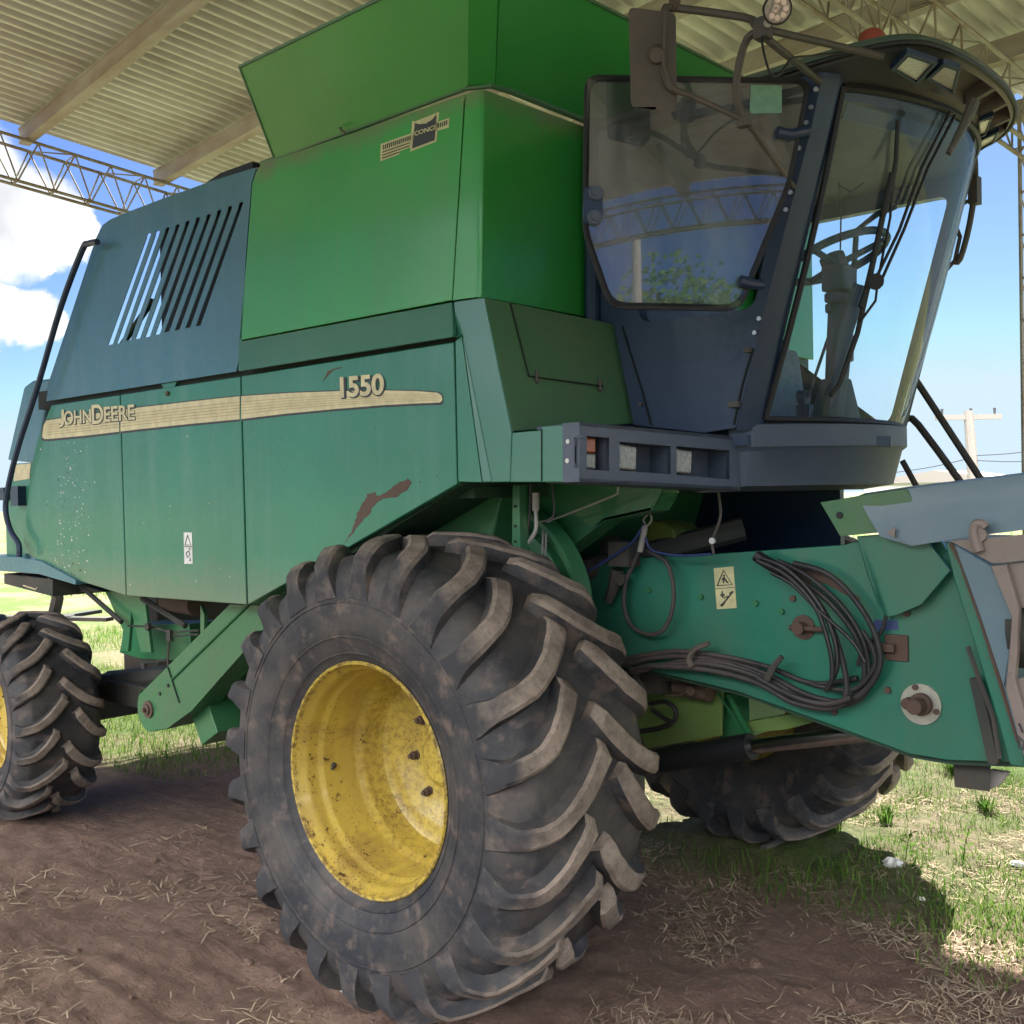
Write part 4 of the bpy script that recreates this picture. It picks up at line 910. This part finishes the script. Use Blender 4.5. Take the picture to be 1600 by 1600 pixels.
# hydraulic hoses on the feeder side
def hose(pts,r=.013,y=fy-.03,mat='hose',name='hose',par=None,n=6):
    return P(name,mat,MB().tube(Y(y,*pts),r*(.82 if r<.02 else 1),8,n),par or fe)
hose([(975,1038),(1040,1026),(1110,1030),(1190,1050),(1260,1085),(1320,1095),(1350,1060),(1340,1000),(1300,945),(1250,905),(1210,885)])
hose([(975,1030),(1050,1018),(1120,1024),(1200,1042),(1270,1068),(1340,1060)],.012)
hose([(985,1045),(1050,1038),(1110,1038),(1180,1056),(1240,1090),(1300,1103),(1345,1085),(1375,1040),(1365,985),(1330,930),(1290,895),(1240,880)],.013,fy-.05)
hose([(1010,1040),(1100,1046),(1180,1066),(1240,1098),(1300,1106),(1322,1085),(1316,1030),(1290,960),(1250,910),(1200,880)],.013,fy-.06)
hose([(1185,1060),(1240,1088),(1290,1100),(1330,1090)],.013,fy-.08)
hose([(1190,872),(1230,890),(1270,930),(1300,985),(1308,1040),(1290,1080)],.012,fy-.075,'hose_black')
hose([(1183,876),(1230,900),(1275,950),(1298,1020),(1300,1060)],.011,fy-.09,'hose_black')
hose([(990,1052),(1060,1034),(1130,1036),(1200,1060),(1262,1096),(1322,1101),(1356,1075),(1352,1010),(1318,950),(1262,900),(1215,876)],.011,fy-.04)
hose([(1270,1070),(1330,1078),(1362,1050),(1366,1020),(1348,985)],.010,fy-.055)
hose([(1205,895),(1240,915),(1280,955),(1330,1000),(1352,1035)],.009,fy-.09,'hose_black')
hose([(1385,960),(1375,990),(1350,1010),(1340,1040)],.009,fy-.03)
hose([(1182,868),(1200,880),(1225,893)],.024,fy-.06,'hose_black',name='hose_boot',n=3)
for pts in ([(1108,1005),(1085,1015),(1076,1030),(1082,1042)],[(1222,1026),(1210,1040),(1198,1062)]):
    P('hose_clamp','tube_grey',MB().tube(Y(fy-.075,*pts),[.01,.014],6,3),fe)
# hanging hose loop and fittings in front of the frame
hose([(1003,850),(990,880),(978,910),(975,945),(985,975),(1010,991),(1035,985),(1050,955),(1052,915),(1042,880),(1022,866),(1008,860)],.011,fy-.06,name='hose_loop')
hose([(1008,818),(1000,830),(985,850),(940,880),(890,908),(870,918)],.007,fy-.1,'blue_hose')
hose([(1008,840),(1020,860),(1060,868),(1110,866)],.006,fy-.1,'blue_hose')
P('shackle','steel',MB().tube(Y(fy-.1,(1005,812),(1014,802),(1018,812),(1010,822),(1005,812)),.004,6,3).tube(Y(fy-.1,(1008,822),(1000,862)),.012,8),fe)
hose([(1122,768),(1126,800),(1122,820),(1113,845),(1115,865)],.007,fy-.06,'tube_grey')
P('ring_clip','white',MB().disc(Y(fy-.07,(1114,845))[0],(0,-1,0),.012,.01,10),fe)
# valves and yellow-green gearbox behind
P('frame_gusset','green_frame',MB().plate(Y(.85,(800,752),(1036,760),(1033,770),(1018,798),(945,814),(900,846),(868,874),(855,892),(800,880)),(0,.02,0)),bevel=.004)
P('frame_flange','green_frame',MB().plate([a for a in Y(.85,(1033,770),(1018,798),(945,814),(862,878))]+[a+V((0,.12,0)) for a in reversed(Y(.85,(1033,770),(1018,798),(945,814),(862,878)))],(0,0,.012)))
pst=P('frame_post','green_frame',MB().plate(Y(.55,(801,757),(811,757),(813,862),(800,852)),(0,.05,0)),bevel=.003)
for py in (791,822,846): P('bolt_hole','black',MB().disc(Y(.548,(805,py))[0],(0,-1,0),.006,.003,10),pst)
P('brake_pipe','steel',MB().tube(Y(.75,(966,755),(965,768),(958,775),(880,806),(862,812),(850,820)),.004,6,2).tube(Y(.75,(849,822),(847,882)),.005,6).tube(Y(.75,(854,820),(852,885)),.005,6))
P('steel_fitting','steel',MB().tube(Y(.6,(837,770),(837,798)),.014,10).tube(Y(.6,(837,798),(838,825),(830,842),(820,852)),.008,8,3))
P('hose','hose',MB().tube(Y(.6,(816,757),(818,810),(825,868)),.008,8,3).tube(Y(.6,(862,757),(866,800),(858,812),(845,815)),.004,6,3).tube(Y(.6,(829,757),(828,800),(822,850),(818,880)),.006,8,3).tube(Y(.62,(812,757),(811,805)),.003,6))
P('gearbox','lime_dirty',MB().plate(Y(1.3,(1004,820),(1016,813),(1040,818),(1052,828),(1056,846),(1062,852),(1060,866),(1004,866)),(0,.2,0)),bevel=.008)
P('valve_block','machinery',MB().disc(Y(1.2,(962,855))[0],(0,-1,0),.05,.05,20).box(Y(1.2,(920,880))[0],(.05,.04,.03)).tube(Y(1.1,(885,882),(960,876)),.012,8).disc(Y(1.1,(902,858))[0],(0,-1,0),.012,.03,8).box(Y(1.05,(975,865))[0],(.05,.04,.05)).tube(Y(1.05,(965,890),(958,920),(950,940)),[.03,.02],8).disc(Y(1.04,(972,905))[0],(0,-1,0),.025,.02,14))
for (x_,y_) in ((990,868),(1035,850),(1065,858)): P('gearbox_bolt','black',MB().disc(Y(1.33,(x_,y_))[0],(0,-1,0),.012,.01,10))
P('axle_bracket','machinery',MB().tube([V((-.1,.9,1.5)),V((.7,1.5,1.75))],.05,8))
# belt drum ring behind the tyre
c=V((.02,.72,1.45)); dr=MB(); rows_=[]
for (yy,r_) in ((0,.40),(0,.42),(.07,.43),(.07,.34),(.03,.33),(.02,.27),(.05,.26),(.06,.05)): rows_.append([V((c.x+r_*math.cos(2*PI*j/64),c.y+yy,c.z+r_*math.sin(2*PI*j/64))) for j in range(64)])
dr.grid(rows_,True); P('drive_pulley','green_frame',dr,ang=30)
# wall of dark machinery under the cab
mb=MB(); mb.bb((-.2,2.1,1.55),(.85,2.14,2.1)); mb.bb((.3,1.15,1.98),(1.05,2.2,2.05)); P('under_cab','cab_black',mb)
# front axle, gearbox casings (lime: light from beyond put into their colour)
ax=MB(); ax.bb((-.16,.8,.80),(.18,2.5,1.12)); P('front_axle','green_lime',ax,bevel=.02)
P('axle_plate','green_lime',MB().plate(Y(1.35,(1000,1062),(1128,1078),(1126,1150),(1010,1170),(985,1120)),(0,.02,0)),bevel=.004)
P('axle_plate','green_frame',MB().plate(Y(1.45,(1125,1075),(1170,1085),(1172,1152),(1125,1152)),(0,.3,0)))
P('diagonal_stay','green_frame',MB().tube(Y(1.3,(1138,1085),(1175,1152)),.01,4).tube(Y(1.3,(1120,1080),(1165,1150)),.004,4))
P('channel','green_lime',MB().plate(Y(1.35,(1165,1128),(1255,1112),(1296,1122),(1230,1140),(1170,1146)),(0,.06,0)),bevel=.004)
P('motor','rusty',MB().tube(Y(1.3,(1058,1070),(1110,1080)),.045,14).disc(Y(1.25,(1085,1078))[0],(0,-1,0),.02,.03,10).tube(Y(1.25,(1040,1086),(1062,1086),(1076,1077)),.006,6,3))
P('hose','hose_black',MB().tube(Y(1.2,(1015,1100),(1040,1097),(1056,1110),(1050,1128),(1018,1108)),.010,8,4).tube(Y(1.2,(1050,1130),(1030,1138),(998,1143)),.011,8,2))
P('linkage','machinery',MB().tube(Y(1.15,(985,1045),(1010,1085)),.02,6).tube(Y(1.2,(1000,1052),(1060,1060)),.018,6).box(Y(1.25,(1015,1065))[0],(.08,.05,.04)))
# lift cylinder
cyl=P('lift_cylinder','black',MB().tube([on(1010,1192,'y',1.3),on(1175,1166,'y',1.25)],.052,18),bevel=0)
P('cylinder_rod','chrome',MB().tube([on(1170,1167,'y',1.25),on(1392,1142,'y',1.2)],.030,16),cyl)
# ---- belt guard and rear underside
gx=Y(.42,(233,1108))[0]; 
u_,l_=Y(.42,(219,1084),(359,945),(470,880)),Y(.42,(262,1138),(300,1110),(444,947),(500,890))
arcp=[]
for i in range(9):
    a=R(130+ i*170/8); arcp.append(gx+V((.12*math.cos(a),0,.12*math.sin(a))))
gp=[u_[1],u_[0]]+arcp+[l_[0],l_[1],l_[2]]
bgd=P('belt_guard','green_frame',MB().plate(gp,(0,.14,0)),bevel=.006)
P('guard_rib','green_frame',MB().tube(Y(.415,(268,1062),(388,945)),.006,6),bgd)
P('guard_seam','seam',MB().tube(Y(.416,(262,1042),(280,1098)),.004,5),bgd)
P('bearing','rusty',MB().disc(gx+V((0,-.001,0)),(0,-1,0),.046,.01,20).disc(gx+V((0,-.01,0)),(0,-1,0),.028,.012,14).disc(gx+V((0,-.02,0)),(0,-1,0),.012,.02,10),bgd)
for px,py in ((263,1071),(250,1084)): P('bolt_hole','black',MB().disc(Y(.419,(px,py))[0],(0,-1,0),.01,.004,10),bgd)
P('guard_box','green_frame',MB().plate(Y(.5,(291,1096),(315,1072),(340,1145),(315,1165)),(0,.3,0)),bevel=.006)
ub=MB(); ub.plate(Y(.7,(186,1020),(196,975),(295,975),(300,1030),(265,1032),(220,1030)),(0,.25,0)); P('sieve_box','green_frame',ub,bevel=.006)
P('hanger','green_frame',MB().plate(Y(.55,(160,915),(225,930),(236,1020),(220,1020),(205,955),(200,1018),(188,1018),(192,985)),(0,.02,0)),bevel=.003)
P('stay_rod','machinery',MB().tube(Y(.5,(112,903),(190,972)),.014,6).tube(Y(.55,(222,935),(290,978)),.016,6).tube(Y(.55,(200,978),(234,979),(268,988),(311,985)),.006,6).tube(Y(.55,(268,994),(311,991)),.006,6).disc(Y(.53,(234,979))[0],(0,-1,0),.022,.02,14).box(Y(.54,(265,993))[0],(.02,.01,.03)).tube(Y(.54,(264,1000),(262,1034),(268,1062)),.006,6))
P('pivot','rusty',MB().tube(Y(.6,(262,938),(308,945)),.06,14))
P('bracket','green_frame',MB().plate(Y(.48,(313,945),(319,960),(319,1003),(313,1003)),(0,.02,0)))
P('bracket','green_frame',MB().plate(Y(.45,(387,945),(450,925),(440,955),(430,975),(410,985)),(0,.1,0)))
P('linkage','machinery',MB().tube(Y(.7,(221,1036),(240,1034),(262,1031)),.01,6).box(Y(.7,(225,1040))[0],(.02,.01,.015)))
P('rear_axle','machinery',MB().bb((-3.86,.55,.52),(-3.6,2.75,.74)).box(V((-3.4,.9,.72)),(.45,.06,.07)).tube([V((-3.6,.9,.75)),V((-2.2,1.2,.95))],.08,8),bevel=.01)
P('axle_support','machinery',MB().bb((-3.95,1.2,.7),(-3.5,2.1,1.5)))
# rear hood, step and rails at the left edge
P('rear_hood','green_engine',MB().plate(Y(.5,(36,604),(50,594),(78,591),(60,700),(55,724),(10,719)),(0,2.2,0)),bevel=.02)
P('rear_wall','green_panel',MB().plate(Y(.42,(16,725),(56,722),(40,870),(10,868),(8,780)),(0,.03,0)),bevel=.004)
P('stripe','cream',MB().plate(Y(.417,(25,726),(48,724),(46,748),(21,752)),(0,.001,0)))
P('tail_lamp','cab_black',MB().box(Y(.40,(30,775))[0],(.05,.03,.06)))
P('lamp_bracket','cab_black',MB().box(Y(.40,(0,772))[0],(.1,.02,.04)))
P('grab_rail','cab_black',MB().tube(Y(.24,(152,378),(138,381),(128,392),(95,480),(60,600),(28,700),(12,765),(9,800),(17,830),(29,850),(30,870)),.017,8,4))
P('rear_platform','green_engine',MB().plate(Y(.28,(-40,868),(30,870),(62,876),(118,906),(118,914),(60,897),(-40,889)),(0,.5,0)),bevel=.004)
P('rear_beam','machinery',MB().plate(Y(.34,(6,896),(82,905),(82,932),(6,912)),(0,.3,0)),bevel=.004)
P('rear_beam','machinery',MB().plate(Y(.5,(82,908),(120,911),(162,925),(82,924)),(0,.1,0)))
P('rail_clip','cream',MB().tube(Y(.338,(37,915),(56,921),(58,917)),.005,5))
P('spreader','machinery',MB().tube(Y(1.6,(88,920),(90,935),(84,962)),.05,8).disc(Y(1.6,(84,962))[0],(0,0,-1),.16,.02,20).box(Y(1.6,(84,966))[0],(.55,.05,.015),Matrix.Rotation(R(25),3,'Z')).box(Y(1.6,(84,966))[0],(.05,.55,.015),Matrix.Rotation(R(25),3,'Z')))
# ---- livery: stripe, lettering, badge
def ribbon(top,bot,mat,name,par,segs,lift,e=.001,fa=0.,fb=1.,mb=None,do=True):
    def at(c,x):
        for (a,b),(c2,d) in zip(c,c[1:]):
            if x<=c2: return b+(d-b)*(x-a)/(c2-a)
        return c[-1][1]
    mb=mb or MB()
    for (xa,xb) in segs:
        n_=max(2,int((xb-xa)/2)); r1=[];r2=[]
        for i in range(n_+1):
            x_=xa+(xb-xa)*i/n_; t_,b_=at(top,x_),at(bot,x_)
            r1.append(Y(y0-lift,(x_,t_+(b_-t_)*fa))[0]); r2.append(Y(y0-lift,(x_,t_+(b_-t_)*fb))[0])
        mb.grid([r1,r2])
    return P(name,mat,mb,par) if do else mb
tp=[(66,680),(68,665),(72,657),(140,647),(215,637),(300,627),(375,619),(450,614),(530,611),(600,610),(650,611),(683,613.5),(689,617),(691,622)]
bt=[(66,683),(69,686),(75,686),(140,680),(215,671),(300,662),(375,655),(450,646),(530,638.5),(600,633),(650,630.5),(688,629),(691,625)]
for par,segs in ((p1,[(66,186.3)]),(p2,[(188.2,374.3)]),(p3,[(376.7,691)])):
    tpd=[(a-1.5 if a<70 else a+ (2 if a>680 else 0),b-1.6) for a,b in tp]; btd=[(a-1.5 if a<70 else a+(2 if a>680 else 0),b+3.4) for a,b in bt]
    sg=[(max(segs[0][0]-(1.5 if segs[0][0]<70 else 0),0),segs[0][1]+(1.5 if segs[0][1]>680 else 0))]
    bo=ribbon(tpd,btd,'decal_dark','stripe_outline',par,sg,.001)
    ribbon(tp,bt,'cream','stripe',par,segs,.002)
    mb=None
    for k in range(5):
        f=.24+.13*k; mb=ribbon(tp,bt,'cream_line','stripe_line',par,[(max(segs[0][0],74),min(segs[0][1],684))],.003,fa=f,fb=f+.028,mb=mb,do=False)
    P('stripe_line','cream_line',mb,par)
def lett(body,q,par,nm,d=(1.,1.2),bold=.018):
    qs=[(a+d[0],b+d[1]) for a,b in q]
    o1=text(body,Y(y0,*[(a+d[0]*.5,b+d[1]*.5) for a,b in q]),'decal_dark',nm+'_shadow',par,.0003,V((0,-.0033,0)),bold+.045)
    o1=text(body,Y(y0,*qs),'decal_dark',nm+'_shadow',par,.0003,V((0,-.0036,0)),bold+.02)
    return text(body,Y(y0,*q),'cream',nm,par,.0003,V((0,-.0042,0)),bold)
lett('J',[(92,668),(101,667),(101,640),(93,641)],p1,'lettering',(1.,1.3))
lett('OHN',[(101,664.5),(144,660.5),(143,639),(101,642.5)],p1,'lettering',(1.,1.3))
lett('D',[(145,663),(163,661.5),(162,631),(144,633)],p1,'lettering',(1.,1.3))
lett('EERE',[(164,659.5),(212,655.5),(211,632),(163,636)],p2,'lettering',(1.,1.3))
lett('1550',[(533,622),(601,616.5),(601,583),(532,589)],p3,'lettering',(1.9,2.3),.03)
# maker's badge on the tank
def bq(*p): return Y(y0-.001,*p)
bd=P('badge','sticker',MB().plate(bq((595,225),(646,207),(646,228),(625,236),(624,241),(594,252)),(0,.0005,0)).plate(bq((682,191),(702,184),(701,199),(682,205)),(0,.0005,0)).plate(bq((644,189),(648,190),(683,176),(686,175),(682,221),(641,237)),(0,.0005,0)),tank)
P('badge_field','decal_dark',MB().plate(Y(y0-.002,(648,192),(655,194),(665,193),(675,187),(682,178),(679,219),(644,232)),(0,.0005,0)),bd)
bm=MB()
for i in range(14):
    x_=598+i*3.2; yb=226-i*1.13; bm.plate(Y(y0-.0025,(x_,yb+8),(x_+1.6,yb+7.4),(x_+1.9,yb),(x_+.3,yb+.6)),(0,.0005,0))
P('badge_bars','decal_dark',bm,bd); bm=MB()
for i in range(5):
    x_=684+i*3.2; yb=192-i*1.1; bm.plate(Y(y0-.0025,(x_,yb+8),(x_+1.6,yb+7.4),(x_+1.9,yb),(x_+.3,yb+.6)),(0,.0005,0))
P('badge_bars','decal_dark',bm,bd)
text('CONCI',Y(y0-.002,(648,213),(680,202.5),(681,195),(648,206)),'sticker','badge_lettering',bd,.0005,V((0,-.002,0)),.03)
bm=MB()
for k in range(3):
    a,b=(597,238+k*4.6),(640-(k>1)*16,223+k*4.6+(k>1)*5.4); r_=random.Random(k); x_=0.
    while x_<1:
        w_=r_.uniform(.03,.09); q=[(a[0]+(b[0]-a[0])*f,a[1]+(b[1]-a[1])*f) for f in (x_,min(1,x_+w_))]
        bm.tube(Y(y0-.0028,*q),.0022,4); x_+=w_+.025
P('badge_print','rusty',bm,bd)
# rust scratches, chips
def jag(pts,amp,seed=1,st=4.):
    r_=random.Random(seed); o=[]
    for (a,b),(c,d) in zip(pts,pts[1:]+pts[:1]):
        L_=math.hypot(c-a,d-b); k_=max(1,int(L_/st))
        for i in range(k_): t_=i/k_; o.append((a+(c-a)*t_+r_.uniform(-amp,amp),b+(d-b)*t_+r_.uniform(-amp,amp)))
    return o
P('scratch','rusty',MB().plate(Y(y0-.001,*jag([(536,851),(548,833),(558,805),(574,772),(586,768),(588,774),(600,772),(618,757),(637,748),(643,752),(636,765),(620,776),(600,779),(588,786),(574,806),(560,822),(545,842)],1.5)),(0,.0005,0)),p3)
P('scratch','rusty',MB().plate(Y(y0-.001,*jag([(504,596),(512,580),(528,574),(536,574),(520,579),(510,590)],.6)),(0,.0005,0)),p3)
P('rust_patch','rusty',MB().plate(Y(y0-.001,(476,884),(486,879),(497,880),(500,882),(490,889),(478,892)),(0,.0005,0)),p3)
def chips(name,n,fx,par,mats,smin,smax,seed):
    r_=random.Random(seed); mb=MB()
    for i in range(n):
        x_,y_=fx(r_); s_=r_.uniform(smin,smax); mb.cur=r_.choice((0,1))
        mb.add(Y(y0-.0008,*[(x_+s_*math.cos(a)*r_.uniform(.5,1),y_+1.5*s_*math.sin(a)*r_.uniform(.5,1)) for a in (0,1.2,2.4,3.8,5)]),[(0,1,2,3,4)])
    o_=P(name,mats,mb,par,smooth=False); o_['kind']='stuff'
chips('paint_chips',230,lambda r:(106+r.gauss(0,17)+max(0,(r.random()-.5))*20,690+215*r.random()**.9),p1,['decal_dark','white'],.35,1.3,1)
chips('paint_chips',26,lambda r:(r.uniform(200,380),r.uniform(640,930)),p2,['decal_dark','sticker'],.5,1.3,2)
chips('paint_chips',30,lambda r:(r.uniform(385,700),r.uniform(650,770)),p3,['decal_dark','rusty'],.5,1.4,3)

# ------------------------------------------------------------------ shed
al=R(7); U=V((math.cos(al),-math.sin(al),0)); W_=V((math.sin(al),math.cos(al),0))
def SH(u,v,z): return U*u+W_*v+V((0,0,z))
def rz_(v):
    k=math.tan(R(7))
    if v>0: return 5.47-k*v
    return 5.47-k*v - (.05*v*v)
shed=empty('shed',SH(0,0,0),'open farm shed with corrugated metal roof on lattice trusses above the harvester','shed')
US,UE=-7.28,10.4
mb=MB(); nU=int((UE-US)/.135*8); vs=[-5.2,-4.6,-4,-3,-2,-1,0,2,4,5,6.15]
CORR=(.0,.036,.046,.046,.036,.0,-.006,-.006)
for sgn in (0,):
    mb.grid([[SH(US+(UE-US)*i/nU,v,rz_(v)+.10+CORR[i%8]) for i in range(nU+1)] for v in vs])
    mb.grid([[SH(US+(UE-US)*i/nU,v,rz_(v)+.103+CORR[i%8]) for i in range(nU+1)] for v in vs])
P('roof','roof_metal',mb,shed,ang=60)
def purlin(v):
    z=rz_(v); a,b=SH(US+.1,v,z),SH(UE-.1,v,z); mb=MB()
    for dz,hh in ((.03,.008),(-.1,.008)):
        mb.add([p+W_*s_*.048+V((0,0,dz+k)) for p in (a,b) for s_ in (-1,1) for k in (-hh,hh)],[(0,1,3,2),(4,6,7,5),(0,4,5,1),(2,3,7,6),(0,2,6,4),(1,5,7,3)])
    for s_ in (-.036,.036):
        mb.add([p+W_*(s_+q*.006)+V((0,0,k)) for p in (a,b) for q in (-1,1) for k in (-.094,.024)],[(0,1,3,2),(4,6,7,5),(0,4,5,1),(2,3,7,6),(0,2,6,4),(1,5,7,3)])
    P('purlin','purlin_metal',mb,shed)
for v in (-5.0,-4.1,-2.9,-1.5,-.17,1.10,2.37,3.29,4.22,5.14,6.06): purlin(v)
def truss(u,v0=-5.1,v1=6.1):
    ch=MB(); wb=MB(); n=34
    def zt(v): return rz_(v)-.13
    vs_=[v0+(v1-v0)*i/n for i in range(n+1)]
    A_=[SH(u-.14,v,zt(v)) for v in vs_]; B_=[SH(u+.14,v,zt(v)) for v in vs_]
    vs2=[(a+b)/2 for a,b in zip(vs_,vs_[1:])]; C_=[SH(u,v,zt(v)-.37) for v in vs2]
    C1=[p-U*.07 for p in C_]; C2=[p+U*.07 for p in C_]
    for L in (A_,B_,C1,C2): ch.tube(L,.016,6)
    for i in range(n):
        for L,Cc in ((A_,C1),(B_,C2)): wb.tube([L[i],Cc[i]],.008,5).tube([Cc[i],L[i+1]],.008,5)
        wb.tube([A_[i],B_[i+1] if i%2 else B_[i]],.007,5)
        wb.tube([C1[i],C2[i]],.007,5)
    t_=P('truss','truss_metal',ch,shed); P('truss_web','truss_metal',wb,t_)
truss(-7.1); truss(-.08); truss(10.2)
def column(u,v):
    mb=MB(); z1=rz_(v)-.1; s_=.14
    cs=[(-s_,-s_),(s_,-s_),(s_,s_),(-s_,s_)]
    for a,b in cs: mb.tube([SH(u+a,v+b,0),SH(u+a,v+b,z1)],.016,6)
    n=int(z1/.3)
    for i in range(n):
        for (a,b),(c,d) in zip(cs,cs[1:]+cs[:1]): mb.tube([SH(u+a,v+b,z1*i/n),SH(u+c,v+d,z1*(i+1)/n)],.007,5)
    P('column','truss_metal',mb,shed)
for u in (-7.1,-.07,10.2):
    for v in (-5.0,6.0): column(u,v)
# ------------------------------------------------------------------ far background
def pole(px,pt,pb,yy,label,wires=True):
    a=on(px,pt,'y',yy); top=a; base=V((a.x+.3,yy,0)); pr=empty('utility_pole',base,label,'utility pole')
    P('post','concrete',MB().tube([base,top],[.27,.18],10),pr)
    d=V((rt.x,rt.y,0)).normalized(); cr=top+V((0,0,-.25)); P('crossarm','concrete',MB().box(cr,(1.3,.10,.10),Matrix.Rotation(math.atan2(d.y,d.x),3,'Z')),pr)
    for s_ in (-1.05,.1,1.05): P('insulator','wire',MB().tube([cr+d*s_,cr+d*s_+V((0,0,.35))],[.03,.06],8),pr)
    return top,d
top,d=pole(1513,642,760,42,'grey concrete utility pole with crossarm against the sky at right')
for (p,q,lab) in (((1400,738),(1515,716),'power line running left from the utility pole'),((1520,719),(1640,719),'upper power line running right from the utility pole'),((1520,712),(1640,700),'faint power line rising right from the utility pole'),((1560,752),(1640,738),'lowest power line near the right edge')):
    a,b=on(*p,'y',42.),on(*q,'y',42.); tag(MB().tube([a,(a+b)/2+V((0,0,-.06)),b],.018,5,4).build('power_line','wire'),lab,'power line',None)
# low white building far right
c=on(1440,752,'y',70); wb=empty('farm_building',V((c.x,70,0)),'low pale building with a shallow roof on the horizon right of the cab','building')
P('wall','white',MB().bb((c.x-4,70,0),(c.x+6,76,2.3)),wb); P('roof','concrete',MB().plate([V((c.x-4.5,69.6,2.3)),V((c.x+6.5,69.6,2.3)),V((c.x+1,69.6,3.1))],(0,7,0)),wb)
def tree(x,y,h,r,seed,label,group='trees on the horizon',name='tree',cat='tree',n=1500,ls=.16):
    rn=random.Random(seed); root=empty(name,(x,y,0),label,cat,group)
    tk=MB().tube([V((x,y,-.1)),V((x+.1,y,h*.35)),V((x+.15,y+.1,h*.7))],[.14*h/5,.04*h/5],8)
    cl=[]
    for i in range(11):
        a=rn.uniform(0,2*PI); rr1=r*rn.uniform(.1,.75); c=V((x+rr1*math.cos(a),y+rr1*math.sin(a),h*rn.uniform(.38,.88))); cl.append((c,r*rn.uniform(.28,.5)))
        tk.tube([V((x+.1,y,h*.3)),c],[.05*h/5,.015],5)
    P('trunk','bark',tk,root); mb=MB()
    for i in range(n):
        c,cr=rn.choice(cl); d=V((rn.gauss(0,1),rn.gauss(0,1),rn.gauss(0,1))).normalized()*cr*rn.uniform(.5,1.05); p=c+d
        a=V((rn.gauss(0,1),rn.gauss(0,1),rn.gauss(0,1))).normalized()*ls*h/5*rn.uniform(.6,1.3); b=a.orthogonal().normalized()*ls*.45*h/5
        mb.add([p,p+a*.5+b,p+a,p+a*.5-b],[(0,1,2,3)])
    P('crown','leaf',mb,root,smooth=False)
rn=random.Random(11)
labs=['leftmost small tree on the far horizon behind the rear of the harvester','second small tree on the horizon behind the rear wheel','third low tree on the horizon, left of the rear axle gap','low round tree on the horizon behind the rear underside','small tree farthest away behind the harvester belly']
for i in range(5):
    yy=60+i*7; p=on(-40+i*75,850,'y',yy); tree(p.x,yy,3.6+rn.random()*1.8,2.3,40+i,labs[i],n=900,ls=.3)
# camera-side yard seen mirrored in the side window
tree(19.5,-7.0,8.1,2.9,77,'bushy tree behind the photographer, seen mirrored in the side window',group=None,n=7000,ls=.09)
b_=empty('utility_pole',(13.6,-4.9,0),'slim pale pole behind the photographer, mirrored in the side window','utility pole'); P('post','concrete',MB().tube([V((13.6,-4.9,0)),V((13.6,-4.9,5.9))],[.09,.07],10),b_)
